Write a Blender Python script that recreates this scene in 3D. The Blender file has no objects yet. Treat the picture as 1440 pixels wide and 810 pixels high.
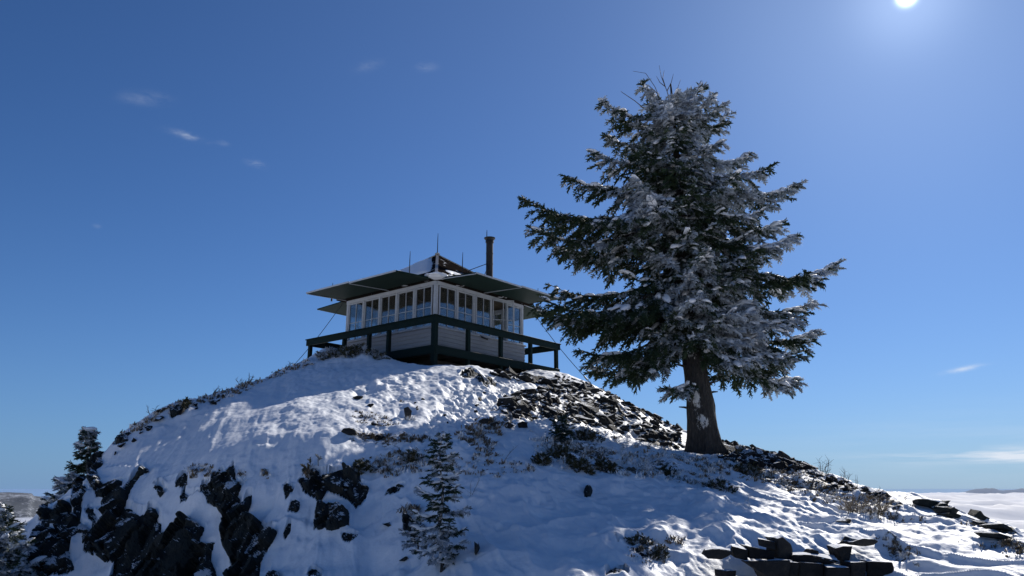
import bpy, bmesh, math, random
import numpy as np
from mathutils import Vector, Matrix

random.seed(7)
RNG = np.random.default_rng(11)
C = bpy.context.scene.collection
PI = math.pi

# ------------------------------------------------------------------ camera model
F = 1080.0
PITCH = math.atan(283.0 / F)
CP, SP = math.cos(PITCH), math.sin(PITCH)


def ray(u, v):
    a = (np.asarray(u, float) - 720.0) / F
    b = (405.0 - np.asarray(v, float)) / F
    return a, CP - b * SP, SP + b * CP          # x, y(fwd), z


def at(u, v, Y):
    """world point seen at photo pixel (u, v) and horizontal distance Y"""
    x, y, z = ray(u, v)
    return Vector((float(x / y * Y), float(Y), float(z / y * Y)))


def proj(x, y, z):
    dep = y * CP + z * SP
    up = -y * SP + z * CP
    dep = np.where(dep < 0.05, 0.05, dep)
    return 720.0 + F * x / dep, 405.0 - F * up / dep


SUN_AZ = math.atan2(555.0, F * CP - 410 * SP)
SUN_EL = math.asin((410 * CP + F * SP) / math.sqrt(555 ** 2 + 410 ** 2 + F ** 2))
SUN_DIR = Vector((math.sin(SUN_AZ) * math.cos(SUN_EL), math.cos(SUN_AZ) * math.cos(SUN_EL), math.sin(SUN_EL)))

# ------------------------------------------------------------------ noise


def _h(ix, iy, iz, s):
    n = (ix.astype(np.int64) * 374761393 + iy.astype(np.int64) * 668265263 + iz.astype(np.int64) * 2147483647 + s * 974634777) & 0xFFFFFFFF
    n = ((n ^ (n >> 13)) * 1274126177) & 0xFFFFFFFF
    n = (n ^ (n >> 16))
    return (n & 0xFFFF) / 65535.0 * 2 - 1


def vn(x, y, z=None, s=0):
    """smooth value noise, -1..1"""
    x = np.asarray(x, float); y = np.asarray(y, float)
    z = np.zeros_like(x) if z is None else np.asarray(z, float)
    x0, y0, z0 = np.floor(x), np.floor(y), np.floor(z)
    fx, fy, fz = x - x0, y - y0, z - z0
    fx = fx * fx * fx * (fx * (fx * 6 - 15) + 10); fy = fy * fy * fy * (fy * (fy * 6 - 15) + 10); fz = fz * fz * fz * (fz * (fz * 6 - 15) + 10)
    r = 0
    flat = not np.any(z)
    for dz in ((0,) if flat else (0, 1)):
        wz = (1 - fz) if dz == 0 else fz
        if flat: wz = 1
        for dy in (0, 1):
            wy = (1 - fy) if dy == 0 else fy
            for dx in (0, 1):
                wx = (1 - fx) if dx == 0 else fx
                r = r + wx * wy * wz * _h(x0 + dx, y0 + dy, z0 + dz, s)
    return r


def fbm(x, y, z=None, o=4, s=0, g=0.5):
    r = 0; a = 1.0; t = 0
    for i in range(o):
        c, d = math.cos(0.6 * i), math.sin(0.6 * i)
        r = r + a * vn((c * x - d * y) * 2 ** i + 7.3 * i, (d * x + c * y) * 2 ** i - 3.1 * i, None if z is None else z * 2 ** i, s + i)
        t += a; a *= g
    return r / t


def sstep(a, b, x):
    t = np.clip((x - a) / (b - a), 0, 1)
    return t * t * (3 - 2 * t)


# ------------------------------------------------------------------ linking helpers


def npmesh(name, V, faces, smooth=False, attrs=None):
    """V (n,3); faces: list of (m,k) int arrays"""
    me = bpy.data.meshes.new(name)
    V = np.asarray(V, np.float32)
    me.vertices.add(len(V)); me.vertices.foreach_set('co', V.ravel())
    faces = [np.asarray(f, np.int32) for f in faces if len(f)]
    li = np.concatenate([f.ravel() for f in faces])
    st = []; o = 0
    for f in faces:
        st.append(o + np.arange(len(f), dtype=np.int32) * f.shape[1]); o += f.size
    st = np.concatenate(st)
    me.loops.add(len(li)); me.loops.foreach_set('vertex_index', li)
    me.polygons.add(len(st)); me.polygons.foreach_set('loop_start', st)
    me.polygons.foreach_set('use_smooth', np.full(len(st), smooth))
    me.update(calc_edges=True)
    for k, a in (attrs or {}).items():
        at_ = me.attributes.new(k, 'FLOAT', 'POINT')
        at_.data.foreach_set('value', np.asarray(a, np.float32))
    me.validate()
    return me


def link(name, me, mat=None, parent=None, loc=None):
    o = bpy.data.objects.new(name, me); C.objects.link(o)
    if mat is not None and me is not None and not me.materials: me.materials.append(mat)
    if parent is not None: o.parent = parent
    if loc is not None: o.location = loc
    return o


def tag(o, label=None, cat=None, group=None, kind=None):
    if label: o['label'] = label
    if cat: o['category'] = cat
    if group: o['group'] = group
    if kind: o['kind'] = kind
    return o


def empty(name, loc=(0, 0, 0), rz=0):
    o = bpy.data.objects.new(name, None); C.objects.link(o)
    o.location = loc; o.rotation_euler = (0, 0, rz); o.empty_display_size = 0.2
    return o


class MB:
    """collects shapes into one mesh"""
    def __init__(s): s.bm = bmesh.new()

    def box(s, c, d, rot=None, bev=0.0):
        m = Matrix.Translation(c)
        if rot is not None: m = m @ rot
        m = m @ Matrix.Diagonal((d[0], d[1], d[2], 1))
        r = bmesh.ops.create_cube(s.bm, size=1, matrix=m)
        if bev:
            es = list({e for v in r['verts'] for e in v.link_edges})
            bmesh.ops.bevel(s.bm, geom=es, offset=bev, segments=1, affect='EDGES')

    def bar(s, a, b, w, h, up=(0, 0, 1)):
        a, b = Vector(a), Vector(b); x = (b - a); L = x.length; x.normalize()
        z = Vector(up); y = z.cross(x).normalized(); z = x.cross(y)
        R = Matrix((x, y, z)).transposed().to_4x4()
        s.box((a + b) / 2, (L, w, h), R)

    def tube(s, pts, rad, n=8, cap=True):
        pts = [Vector(p) for p in pts]; k = len(pts)
        rad = rad if hasattr(rad, '__len__') else [rad] * k
        rings = []; pv = None
        for i in range(k):
            t = (pts[min(i + 1, k - 1)] - pts[max(i - 1, 0)]).normalized()
            if pv is None:
                pv = t.orthogonal().normalized()
            pv = (pv - t * pv.dot(t)).normalized(); q = t.cross(pv)
            rings.append([s.bm.verts.new(pts[i] + (pv * math.cos(a) + q * math.sin(a)) * rad[i]) for a in [2 * PI * j / n for j in range(n)]])
        for i in range(k - 1):
            for j in range(n):
                s.bm.faces.new((rings[i][j], rings[i][(j + 1) % n], rings[i + 1][(j + 1) % n], rings[i + 1][j]))
        if cap:
            s.bm.faces.new(rings[0][::-1]); s.bm.faces.new(rings[-1])

    def poly(s, pts):
        return s.bm.faces.new([s.bm.verts.new(p) for p in pts])

    def prism(s, pts, off):
        off = Vector(off)
        a = [s.bm.verts.new(p) for p in pts]; b = [s.bm.verts.new(Vector(p) + off) for p in pts]
        s.bm.faces.new(a); s.bm.faces.new(b[::-1])
        for i in range(len(a)):
            j = (i + 1) % len(a)
            s.bm.faces.new((a[i], b[i], b[j], a[j]))

    def build(s, name, mat, parent=None, smooth=False, loc=None):
        bmesh.ops.recalc_face_normals(s.bm, faces=s.bm.faces)
        me = bpy.data.meshes.new(name); s.bm.to_mesh(me); s.bm.free()
        if smooth: me.polygons.foreach_set('use_smooth', [True] * len(me.polygons))
        return link(name, me, mat, parent, loc)


# ------------------------------------------------------------------ materials
M = {}


def nmat(name):
    m = bpy.data.materials.new(name); m.use_nodes = True
    nt = m.node_tree; b = nt.nodes['Principled BSDF']
    M[name] = m
    return m, nt, b


def N(nt, t, **kw):
    n = nt.nodes.new(t)
    for k, v in kw.items():
        if k.startswith('i_'): n.inputs[k[2:].replace('_', ' ')].default_value = v
        else: setattr(n, k, v)
    return n


def ramp(nt, fac, stops):
    r = nt.nodes.new('ShaderNodeValToRGB')
    e = r.color_ramp.elements
    while len(e) < len(stops): e.new(0.5)
    for i, (p, c) in enumerate(stops):
        e[i].position = p; e[i].color = (c[0], c[1], c[2], 1)
    nt.links.new(fac, r.inputs[0])
    return r.outputs[0]


def g3(x): return (x, x, x)


def bump(nt, h, b, strength=0.5, dist=0.02, chain=None):
    n = N(nt, 'ShaderNodeBump'); n.inputs['Strength'].default_value = strength; n.inputs['Distance'].default_value = dist
    nt.links.new(h, n.inputs['Height'])
    if chain: nt.links.new(chain, n.inputs['Normal'])
    if b: nt.links.new(n.outputs[0], b.inputs['Normal'])
    return n.outputs[0]


def noise(nt, scale, detail=4, rough=0.55, vec=None, sc3=None):
    n = N(nt, 'ShaderNodeTexNoise'); n.inputs['Scale'].default_value = scale; n.inputs['Detail'].default_value = detail; n.inputs['Roughness'].default_value = rough
    if vec is None:
        vec = N(nt, 'ShaderNodeTexCoord').outputs['Object']
    if sc3:
        mp = N(nt, 'ShaderNodeMapping'); mp.inputs['Scale'].default_value = sc3; nt.links.new(vec, mp.inputs[0]); vec = mp.outputs[0]
    nt.links.new(vec, n.inputs['Vector'])
    return n.outputs['Fac']


def mixc(nt, fac, a, b):
    m = N(nt, 'ShaderNodeMix', data_type='RGBA')
    if isinstance(fac, (int, float)): m.inputs[0].default_value = fac
    else: nt.links.new(fac, m.inputs[0])
    for i, c in ((6, a), (7, b)):
        if isinstance(c, tuple): m.inputs[i].default_value = (*c, 1)
        else: nt.links.new(c, m.inputs[i])
    return m.outputs[2]


def math_(nt, op, a, b=None, c=None, clamp=False):
    m = N(nt, 'ShaderNodeMath', operation=op); m.use_clamp = clamp
    for i, x in enumerate((a, b, c)):
        if x is None: continue
        if isinstance(x, (int, float)): m.inputs[i].default_value = x
        else: nt.links.new(x, m.inputs[i])
    return m.outputs[0]


def attr(nt, name):
    return N(nt, 'ShaderNodeAttribute', attribute_name=name).outputs['Fac']


def upness(nt):
    g = N(nt, 'ShaderNodeNewGeometry'); s = N(nt, 'ShaderNodeSeparateXYZ'); nt.links.new(g.outputs['Normal'], s.inputs[0])
    return s.outputs[2]


SNOWC = (0.76, 0.78, 0.81)
ROCKC = [(0.0, (0.007, 0.011, 0.012)), (0.45, (0.018, 0.025, 0.026)), (0.60, (0.036, 0.038, 0.034)), (0.72, (0.075, 0.07, 0.055)), (1.0, (0.12, 0.12, 0.11))]


def make_materials():
    # snow ground: a bare attribute lets soil and turf through
    m, nt, b = nmat('snow_ground')
    soil = ramp(nt, noise(nt, 9, 6, 0.7), [(0.3, (0.03, 0.026, 0.02)), (0.55, (0.09, 0.07, 0.045)), (0.75, (0.2, 0.16, 0.1))])
    f = math_(nt, 'ADD', attr(nt, 'bare'), math_(nt, 'MULTIPLY', math_(nt, 'SUBTRACT', noise(nt, 14, 6, 0.7), 0.5), 1.5))
    f = ramp(nt, f, [(0.47, g3(0)), (0.6, g3(1))])
    mott = ramp(nt, noise(nt, 1.3, 5, 0.6), [(0.3, (0.72, 0.75, 0.79)), (0.7, (0.79, 0.80, 0.82))])
    nt.links.new(mixc(nt, f, mott, soil), b.inputs['Base Color'])
    b.inputs['Roughness'].default_value = 0.62
    b.inputs['Specular IOR Level'].default_value = 0.3
    h = bump(nt, noise(nt, 55, 5, 0.65), None, 0.35, 0.012)
    h2 = bump(nt, noise(nt, 9, 5, 0.55), b, 0.35, 0.04, h)
    # rock
    m, nt, b = nmat('rock')
    col = ramp(nt, noise(nt, 3.2, 8, 0.65, sc3=(1.4, 1.4, 0.5)), ROCKC)
    up = math_(nt, 'ADD', upness(nt), math_(nt, 'MULTIPLY', math_(nt, 'SUBTRACT', noise(nt, 5, 5, 0.6), 0.5), 1.3))
    sn = ramp(nt, math_(nt, 'ADD', up, math_(nt, 'MULTIPLY', math_(nt, 'SUBTRACT', noise(nt, 2.0, 3), 0.5), 0.8)), [(0.84, g3(0)), (0.90, g3(1))])
    nt.links.new(mixc(nt, sn, col, SNOWC), b.inputs['Base Color'])
    b.inputs['Roughness'].default_value = 0.8; b.inputs['Specular IOR Level'].default_value = 0.2
    v = N(nt, 'ShaderNodeTexVoronoi', feature='DISTANCE_TO_EDGE'); v.inputs['Scale'].default_value = 4.5
    mp = N(nt, 'ShaderNodeMapping'); mp.inputs['Scale'].default_value = (1.5, 1.5, 0.7)
    nt.links.new(N(nt, 'ShaderNodeTexCoord').outputs['Object'], mp.inputs[0]); nt.links.new(mp.outputs[0], v.inputs['Vector'])
    c = math_(nt, 'MINIMUM', v.outputs['Distance'], 0.06)
    h = bump(nt, c, None, 0.6, 0.3)
    bump(nt, noise(nt, 14, 9, 0.75, sc3=(1.3, 1.3, .6)), b, 1.0, 0.07, h)
    # scree (snow on tops)
    m, nt, b = nmat('scree')
    oi = N(nt, 'ShaderNodeObjectInfo')
    base = ramp(nt, noise(nt, 6, 6, 0.65), [(0.25, (0.010, 0.010, 0.012)), (0.5, (0.022, 0.022, 0.022)), (0.8, (0.055, 0.048, 0.04))])
    hs = N(nt, 'ShaderNodeHueSaturation'); nt.links.new(base, hs.inputs['Color'])
    nt.links.new(math_(nt, 'MULTIPLY_ADD', oi.outputs['Random'], 0.9, 0.6), hs.inputs['Value'])
    up = math_(nt, 'ADD', upness(nt), math_(nt, 'MULTIPLY', math_(nt, 'SUBTRACT', noise(nt, 9, 5, 0.6), 0.5), 0.8))
    sn = ramp(nt, up, [(0.82, g3(0)), (0.90, g3(1))])
    nt.links.new(mixc(nt, sn, hs.outputs[0], SNOWC), b.inputs['Base Color'])
    b.inputs['Roughness'].default_value = 0.8; b.inputs['Specular IOR Level'].default_value = 0.15
    bump(nt, noise(nt, 22, 8, 0.7), b, 0.8, 0.03)
    # soft snow for pads
    m, nt, b = nmat('snow')
    nt.links.new(ramp(nt, noise(nt, 6, 4), [(0.3, (0.72, 0.75, 0.79)), (0.7, (0.79, 0.80, 0.82))]), b.inputs['Base Color'])
    b.inputs['Roughness'].default_value = 0.6
    bump(nt, noise(nt, 30, 6, 0.65), b, 0.6, 0.03)
    # foliage with rime
    for nm, cs in (('needles', [(0.2, (0.010, 0.020, 0.012)), (0.5, (0.022, 0.042, 0.020)), (0.8, (0.055, 0.07, 0.028))]),
                   ('leafy', [(0.2, (0.02, 0.028, 0.012)), (0.5, (0.05, 0.05, 0.022)), (0.8, (0.12, 0.095, 0.05))])):
        m, nt, b = nmat(nm)
        col = ramp(nt, noise(nt, 7, 5, 0.7), cs)
        fr = math_(nt, 'ADD', attr(nt, 'frost'), math_(nt, 'MULTIPLY', math_(nt, 'SUBTRACT', noise(nt, 18, 5, 0.7), 0.5), 1.5))
        fr = ramp(nt, fr, [(0.42, g3(0)), (0.66, g3(1))])
        nt.links.new(mixc(nt, fr, col, (0.37, 0.42, 0.48)), b.inputs['Base Color'])
        b.inputs['Roughness'].default_value = 0.7
        b.inputs['Specular IOR Level'].default_value = 0.25
        out = nt.nodes['Material Output']
        tr = N(nt, 'ShaderNodeBsdfTranslucent'); nt.links.new(mixc(nt, fr, col, (0.42, 0.47, 0.53)), tr.inputs[0])
        ms = N(nt, 'ShaderNodeMixShader'); ms.inputs[0].default_value = 0.22
        nt.links.new(b.outputs[0], ms.inputs[1]); nt.links.new(tr.outputs[0], ms.inputs[2]); nt.links.new(ms.outputs[0], out.inputs[0])
    # bark
    m, nt, b = nmat('bark')
    n1 = noise(nt, 7, 8, 0.7, sc3=(2.4, 2.4, 0.55))
    col = ramp(nt, n1, [(0.3, (0.009, 0.008, 0.008)), (0.55, (0.026, 0.024, 0.022)), (0.8, (0.07, 0.065, 0.06))])
    rim = ramp(nt, math_(nt, 'ADD', attr(nt, 'frost'), math_(nt, 'MULTIPLY', math_(nt, 'SUBTRACT', noise(nt, 9, 8, 0.8, sc3=(1.6, 1.6, .8)), 0.5), 3.4)), [(0.60, g3(0)), (0.85, g3(1))])
    nt.links.new(mixc(nt, rim, col, (0.62, 0.62, 0.6)), b.inputs['Base Color'])
    b.inputs['Roughness'].default_value = 0.85
    v = N(nt, 'ShaderNodeTexVoronoi'); v.inputs['Scale'].default_value = 14
    mp = N(nt, 'ShaderNodeMapping'); mp.inputs['Scale'].default_value = (1.6, 1.6, 0.6)
    nt.links.new(N(nt, 'ShaderNodeTexCoord').outputs['Object'], mp.inputs[0]); nt.links.new(mp.outputs[0], v.inputs['Vector'])
    h = bump(nt, v.outputs['Distance'], None, 0.9, 0.06)
    bump(nt, n1, b, 0.9, 0.06, h)
    # simple ones
    m, nt, b = nmat('twig_wood'); b.inputs['Roughness'].default_value = 0.8
    nt.links.new(ramp(nt, noise(nt, 20, 4), [(0.3, (0.03, 0.024, 0.02)), (0.7, (0.11, 0.085, 0.065))]), b.inputs['Base Color'])
    m, nt, b = nmat('straw'); b.inputs['Roughness'].default_value = 0.7
    fr = ramp(nt, math_(nt, 'ADD', attr(nt, 'frost'), math_(nt, 'MULTIPLY', math_(nt, 'SUBTRACT', noise(nt, 9, 5, 0.7), 0.5), 1.2)), [(0.42, g3(0)), (0.6, g3(1))])
    nt.links.new(mixc(nt, fr, ramp(nt, noise(nt, 12, 4), [(0.3, (0.07, 0.05, 0.03)), (0.6, (0.2, 0.145, 0.08)), (0.8, (0.36, 0.28, 0.17))]), (0.7, 0.71, 0.72)), b.inputs['Base Color'])

    def painted(nm, c, rough, wear, wc, sc=(1, 1, 8), bs=0.25):
        m, nt, b = nmat(nm)
        n = noise(nt, 5, 7, 0.7, sc3=sc)
        col = ramp(nt, n, [(0.2, tuple(x * 0.72 for x in c)), (0.55, c), (0.8, tuple(min(1, x * 1.15) for x in c))])
        w = ramp(nt, noise(nt, 13, 7, 0.75), [(wear, g3(0)), (wear + 0.06, g3(1))])
        nt.links.new(mixc(nt, w, col, wc), b.inputs['Base Color'])
        b.inputs['Roughness'].default_value = rough; b.inputs['Specular IOR Level'].default_value = 0.04
        bump(nt, noise(nt, 30, 6, 0.7, sc3=sc), b, bs, 0.01)
    painted('green_paint', (0.008, 0.017, 0.016), 0.55, 0.80, (0.04, 0.045, 0.04))
    painted('shutter_green', (0.008, 0.022, 0.018), 0.6, 0.86, (0.07, 0.09, 0.08), (1, 1, 1))
    painted('white_paint', (0.38, 0.41, 0.45), 0.5, 0.74, (0.36, 0.34, 0.31), (1, 1, 4))
    painted('siding_paint', (0.27, 0.30, 0.34), 0.5, 0.72, (0.28, 0.28, 0.28), (0.6, 0.6, 9))
    painted('dark_timber', (0.05, 0.045, 0.04), 0.8, 0.8, (0.09, 0.08, 0.07))
    painted('inner_wood', (0.10, 0.075, 0.05), 0.7, 0.8, (0.05, 0.04, 0.03))
    painted('stone_base', (0.06, 0.058, 0.055), 0.9, 0.7, (0.03, 0.03, 0.03), (1, 1, 1), 0.9)
    # shingle roof
    m, nt, b = nmat('shingle')
    br = N(nt, 'ShaderNodeTexBrick'); br.inputs['Scale'].default_value = 3.0
    br.inputs['Brick Width'].default_value = 0.45; br.inputs['Row Height'].default_value = 0.42
    br.inputs['Color1'].default_value = (0.022, 0.016, 0.013, 1); br.inputs['Color2'].default_value = (0.012, 0.010, 0.009, 1); br.inputs['Mortar'].default_value = (0.01, 0.01, 0.01, 1)
    tc = N(nt, 'ShaderNodeTexCoord'); sx = N(nt, 'ShaderNodeSeparateXYZ'); nt.links.new(tc.outputs['Object'], sx.inputs[0])
    cx = N(nt, 'ShaderNodeCombineXYZ'); nt.links.new(math_(nt, 'ADD', sx.outputs[0], sx.outputs[1]), cx.inputs[0]); nt.links.new(math_(nt, 'MULTIPLY', sx.outputs[2], 1.6), cx.inputs[1])
    nt.links.new(cx.outputs[0], br.inputs['Vector'])
    sn = ramp(nt, noise(nt, 2.6, 6, 0.65, sc3=(1, 1, 2)), [(0.62, g3(0)), (0.66, g3(1))])
    nt.links.new(mixc(nt, sn, br.outputs[0], SNOWC), b.inputs['Base Color'])
    b.inputs['Roughness'].default_value = 1.0; b.inputs['Specular IOR Level'].default_value = 0.0
    bump(nt, br.outputs[1], b, -0.8, 0.04)
    # metals
    for nm, c, r in (('stove_metal', (0.035, 0.034, 0.034), 0.6), ('black_iron', (0.02, 0.02, 0.02), 0.5), ('ridge_metal', (0.42, 0.36, 0.28), 0.35), ('cable', (0.03, 0.03, 0.03), 0.6)):
        m, nt, b = nmat(nm); b.inputs['Metallic'].default_value = 0.6 if nm != 'cable' else 0.2
        nt.links.new(ramp(nt, noise(nt, 9, 5, 0.7), [(0.3, tuple(x * 0.6 for x in c)), (0.7, tuple(min(1, x * 1.3) for x in c))]), b.inputs['Base Color'])
        b.inputs['Roughness'].default_value = r
    # glass
    m, nt, b = nmat('glass')
    out = nt.nodes['Material Output']
    t = N(nt, 'ShaderNodeBsdfTransparent'); t.inputs[0].default_value = (0.96, 0.975, 0.98, 1)
    gl = N(nt, 'ShaderNodeBsdfGlossy'); gl.inputs['Roughness'].default_value = 0.04
    nt.links.new(bump(nt, noise(nt, 1.6, 2), None, 0.15, 0.05), gl.inputs['Normal'])
    fr = N(nt, 'ShaderNodeFresnel'); fr.inputs[0].default_value = 1.5
    ms = N(nt, 'ShaderNodeMixShader'); nt.links.new(math_(nt, 'MULTIPLY', fr.outputs[0], 0.8, clamp=True), ms.inputs[0])
    nt.links.new(t.outputs[0], ms.inputs[1]); nt.links.new(gl.outputs[0], ms.inputs[2]); nt.links.new(ms.outputs[0], out.inputs[0])
    # cloud sea
    m, nt, b = nmat('cloud_top')
    nt.links.new(ramp(nt, noise(nt, 0.0004, 6, 0.6), [(0.3, (0.9, 0.9, 0.9)), (0.6, (0.97, 0.95, 0.92))]), b.inputs['Base Color'])
    b.inputs['Roughness'].default_value = 1.0; b.inputs['Specular IOR Level'].default_value = 0
    # far hills
    for nm, k, sc in (('forest_hill', 0.56, 0.03), ('frost_hill', 0.42, 0.05)):
        m, nt, b = nmat(nm)
        n = math_(nt, 'ADD', math_(nt, 'MULTIPLY', noise(nt, sc, 6, 0.75, sc3=(1, 1, 1)), 0.6), math_(nt, 'MULTIPLY', noise(nt, 0.003, 4, 0.6), 0.4))
        nt.links.new(ramp(nt, n, [(k - 0.06, (0.05, 0.06, 0.075)), (k + 0.10, (0.50, 0.54, 0.62))]), b.inputs['Base Color'])
        b.inputs['Roughness'].default_value = 0.9
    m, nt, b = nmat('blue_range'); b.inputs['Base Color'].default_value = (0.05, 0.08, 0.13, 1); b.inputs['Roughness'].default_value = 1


make_materials()
MAT = M

# ------------------------------------------------------------------ terrain height field
PTS = []          # (x, y, z)


def ctl(u, v, Y): p = at(u, v, Y); PTS.append((p.x, p.y, p.z))


SIL = [(-60, 795, 12.4), (0, 765, 12.8), (30, 745, 13.1), (62, 716, 13.4), (100, 692, 13.9), (150, 632, 15.0), (190, 597, 15.9), (230, 574, 16.8), (280, 560, 17.6), (330, 547, 18.4), (380, 528, 20.4),
       (432, 507, 23.5), (787, 530, 25.4), (845, 552, 23.6), (900, 581, 21.6), (955, 604, 19.8), (1010, 622, 18.4), (1080, 640, 17.0), (1140, 664, 15.5),
       (1200, 686, 14.0), (1250, 698, 13.0), (1300, 708, 12.2), (1345, 725, 11.2), (1400, 743, 10.3), (1440, 752, 9.8), (1520, 775, 9.0)]
for u, v, Y in SIL:
    ctl(u, v, Y)
    p = at(u, v, Y); d = Vector((p.x, p.y, 0)).normalized(); sl = p.z / Vector((p.x, p.y)).length
    for dd, dr in ((0.8, 0.12), (2.0, 0.75), (6, 4.2), (13, 12)):
        q = p + d * dd
        PTS.append((q.x, q.y, q.z + sl * dd - dr))
for t in [  # u, v, Y
    (60, 810, 12.0), (0, 812, 12.0), (-60, 812, 12.0), (120, 810, 11.9), (120, 750, 12.6), (200, 810, 11.5), (200, 750, 12.1), (200, 700, 12.7), (200, 650, 13.8), (240, 610, 14.9),
    (300, 810, 10.8), (300, 750, 11.3), (300, 700, 11.8), (300, 640, 12.8), (300, 595, 14.5), (380, 810, 10.1), (390, 750, 10.7), (390, 700, 11.2), (390, 645, 12.0),
    (380, 595, 13.9), (390, 555, 16.4), (450, 622, 12.2), (450, 580, 14.2), (450, 540, 17.6), (500, 810, 9.6), (490, 750, 10.4), (490, 700, 11.0), (490, 655, 11.6), (500, 628, 12.2),
    (540, 590, 13.9), (560, 550, 16.4), (600, 525, 18.4), (612, 517, 19.3), (540, 506, 22.4), (487, 502, 23.8), (487, 514, 20.6), (540, 513, 20.2), (435, 520, 20.6), (590, 812, 8.8), (600, 750, 9.8), (600, 700, 10.6), (600, 655, 11.4), (600, 625, 12.1),
    (650, 590, 13.8), (650, 550, 16.8), (660, 518, 19.6), (700, 524, 20.8), (740, 528, 22.6), (700, 812, 7.9), (700, 750, 9.1), (700, 700, 10.1), (700, 650, 11.5), (700, 610, 13.2), (740, 570, 16.8),
    (790, 560, 18.8), (790, 605, 14.8), (800, 812, 7.8), (800, 750, 9.1), (800, 700, 10.4), (800, 650, 12.2), (860, 590, 18.4), (880, 620, 15.8), (900, 812, 7.7), (900, 750, 9.1),
    (900, 700, 10.7), (900, 655, 13.1), (985, 638, 16.6), (950, 630, 17.2), (1030, 640, 16.6), (1000, 812, 8.25), (1000, 762, 8.8), (1000, 700, 10.6), (1000, 665, 13.2), (1080, 675, 13.2),
    (1080, 720, 10.3), (1100, 812, 8.15), (1100, 768, 8.6), (1180, 700, 12.2), (1180, 740, 9.6), (1200, 812, 8.0), (1200, 768, 8.45), (1290, 812, 7.7), (1300, 760, 8.8), (1290, 727, 10.8),
    (1400, 812, 7.0), (1390, 775, 8.4), (1520, 812, 6.8)]:
    ctl(*t)
PTS += [(-2.6, 25.8, 3.1), (-2.2, 22.3, 3.1), (-4.9, 23.9, 3.5), (-2.6, 29.5, 3.0), (-5.5, 27.5, 3.0), (0.5, 29.0, 2.9), (-3, 35, 0.5), (2, 34, -0.5), (-10, 30, -2.5)]
PTS += [(0, 0, -1.6), (-2, 0.5, -1.65), (2, 0.5, -1.55), (0, 3.5, -1.6), (-4, 5, -1.8), (4, 4.5, -1.45), (0, 6.3, -1.42), (-4.5, 6.0, -1.8), (-8, 6, -2.4), (7, 3, -1.6), (0, -4, -1.9), (-5, -3, -2.3), (5, -3, -2.0), (0, -9, -3.2), (-9, 2, -3.2), (10, 0, -2.4)]
PTS = np.array(PTS)


def tps_fit(P, lam=0.02):
    n = len(P); d = np.hypot(P[:, None, 0] - P[None, :, 0], P[:, None, 1] - P[None, :, 1])
    K = np.where(d > 0, d * d * np.log(np.maximum(d, 1e-9)), 0) + lam * np.eye(n)
    Q = np.column_stack([np.ones(n), P[:, :2]])
    A = np.block([[K, Q], [Q.T, np.zeros((3, 3))]])
    return np.linalg.solve(A, np.concatenate([P[:, 2], np.zeros(3)]))


TW = tps_fit(PTS)


def tps(x, y):
    n = len(PTS); shp = x.shape; x = x.ravel(); y = y.ravel(); out = TW[n] + TW[n + 1] * x + TW[n + 2] * y
    for i in range(n):
        d2 = (x - PTS[i, 0]) ** 2 + (y - PTS[i, 1]) ** 2
        out += TW[i] * 0.5 * d2 * np.log(np.maximum(d2, 1e-12))
    return out.reshape(shp)


# polar grid
th_f = np.linspace(-37, 38, 1000)
th = np.concatenate([np.linspace(-180, -60, 24)[:-1], np.linspace(-60, -37, 60)[:-1], th_f, np.linspace(38, 60, 60)[1:], np.linspace(60, 180, 24)[1:]])
TH = np.radians(th)
RR = np.concatenate([np.linspace(0.3, 5.0, 30)[:-1], 5.0 * (30.0 / 5.0) ** np.linspace(0, 1, 820), 30 * (600 / 30.0) ** np.linspace(0, 1, 70)[1:]])
GT, GR = np.meshgrid(TH, RR, indexing='ij')
GX, GY = GR * np.sin(GT), GR * np.cos(GT)


def base_height():
    z = np.empty_like(GX)
    rho = np.hypot(GX + 1, GY - 20)
    cone = 1.0 - 0.62 * np.maximum(0, rho - 8) - 0.0 * rho
    w = 1 - sstep(24, 34, rho)
    near = w > 0
    z[~near] = cone[~near]
    zz = tps(GX[near], GY[near])
    z[near] = w[near] * zz + (1 - w[near]) * cone[near]
    # coarse ripples far out
    z += (1 - w) * fbm(GX * 0.02, GY * 0.02, o=4, s=5) * 8
    return z


ZB = base_height()


def gsample(A, x, y):
    t = np.arctan2(x, y); r = np.hypot(x, y)
    i = np.clip(np.searchsorted(TH, t) - 1, 0, len(TH) - 2); j = np.clip(np.searchsorted(RR, r) - 1, 0, len(RR) - 2)
    a = np.clip((t - TH[i]) / (TH[i + 1] - TH[i]), 0, 1); b = np.clip((r - RR[j]) / (RR[j + 1] - RR[j]), 0, 1)
    return (A[i, j] * (1 - a) + A[i + 1, j] * a) * (1 - b) + (A[i, j + 1] * (1 - a) + A[i + 1, j + 1] * a) * b


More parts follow.
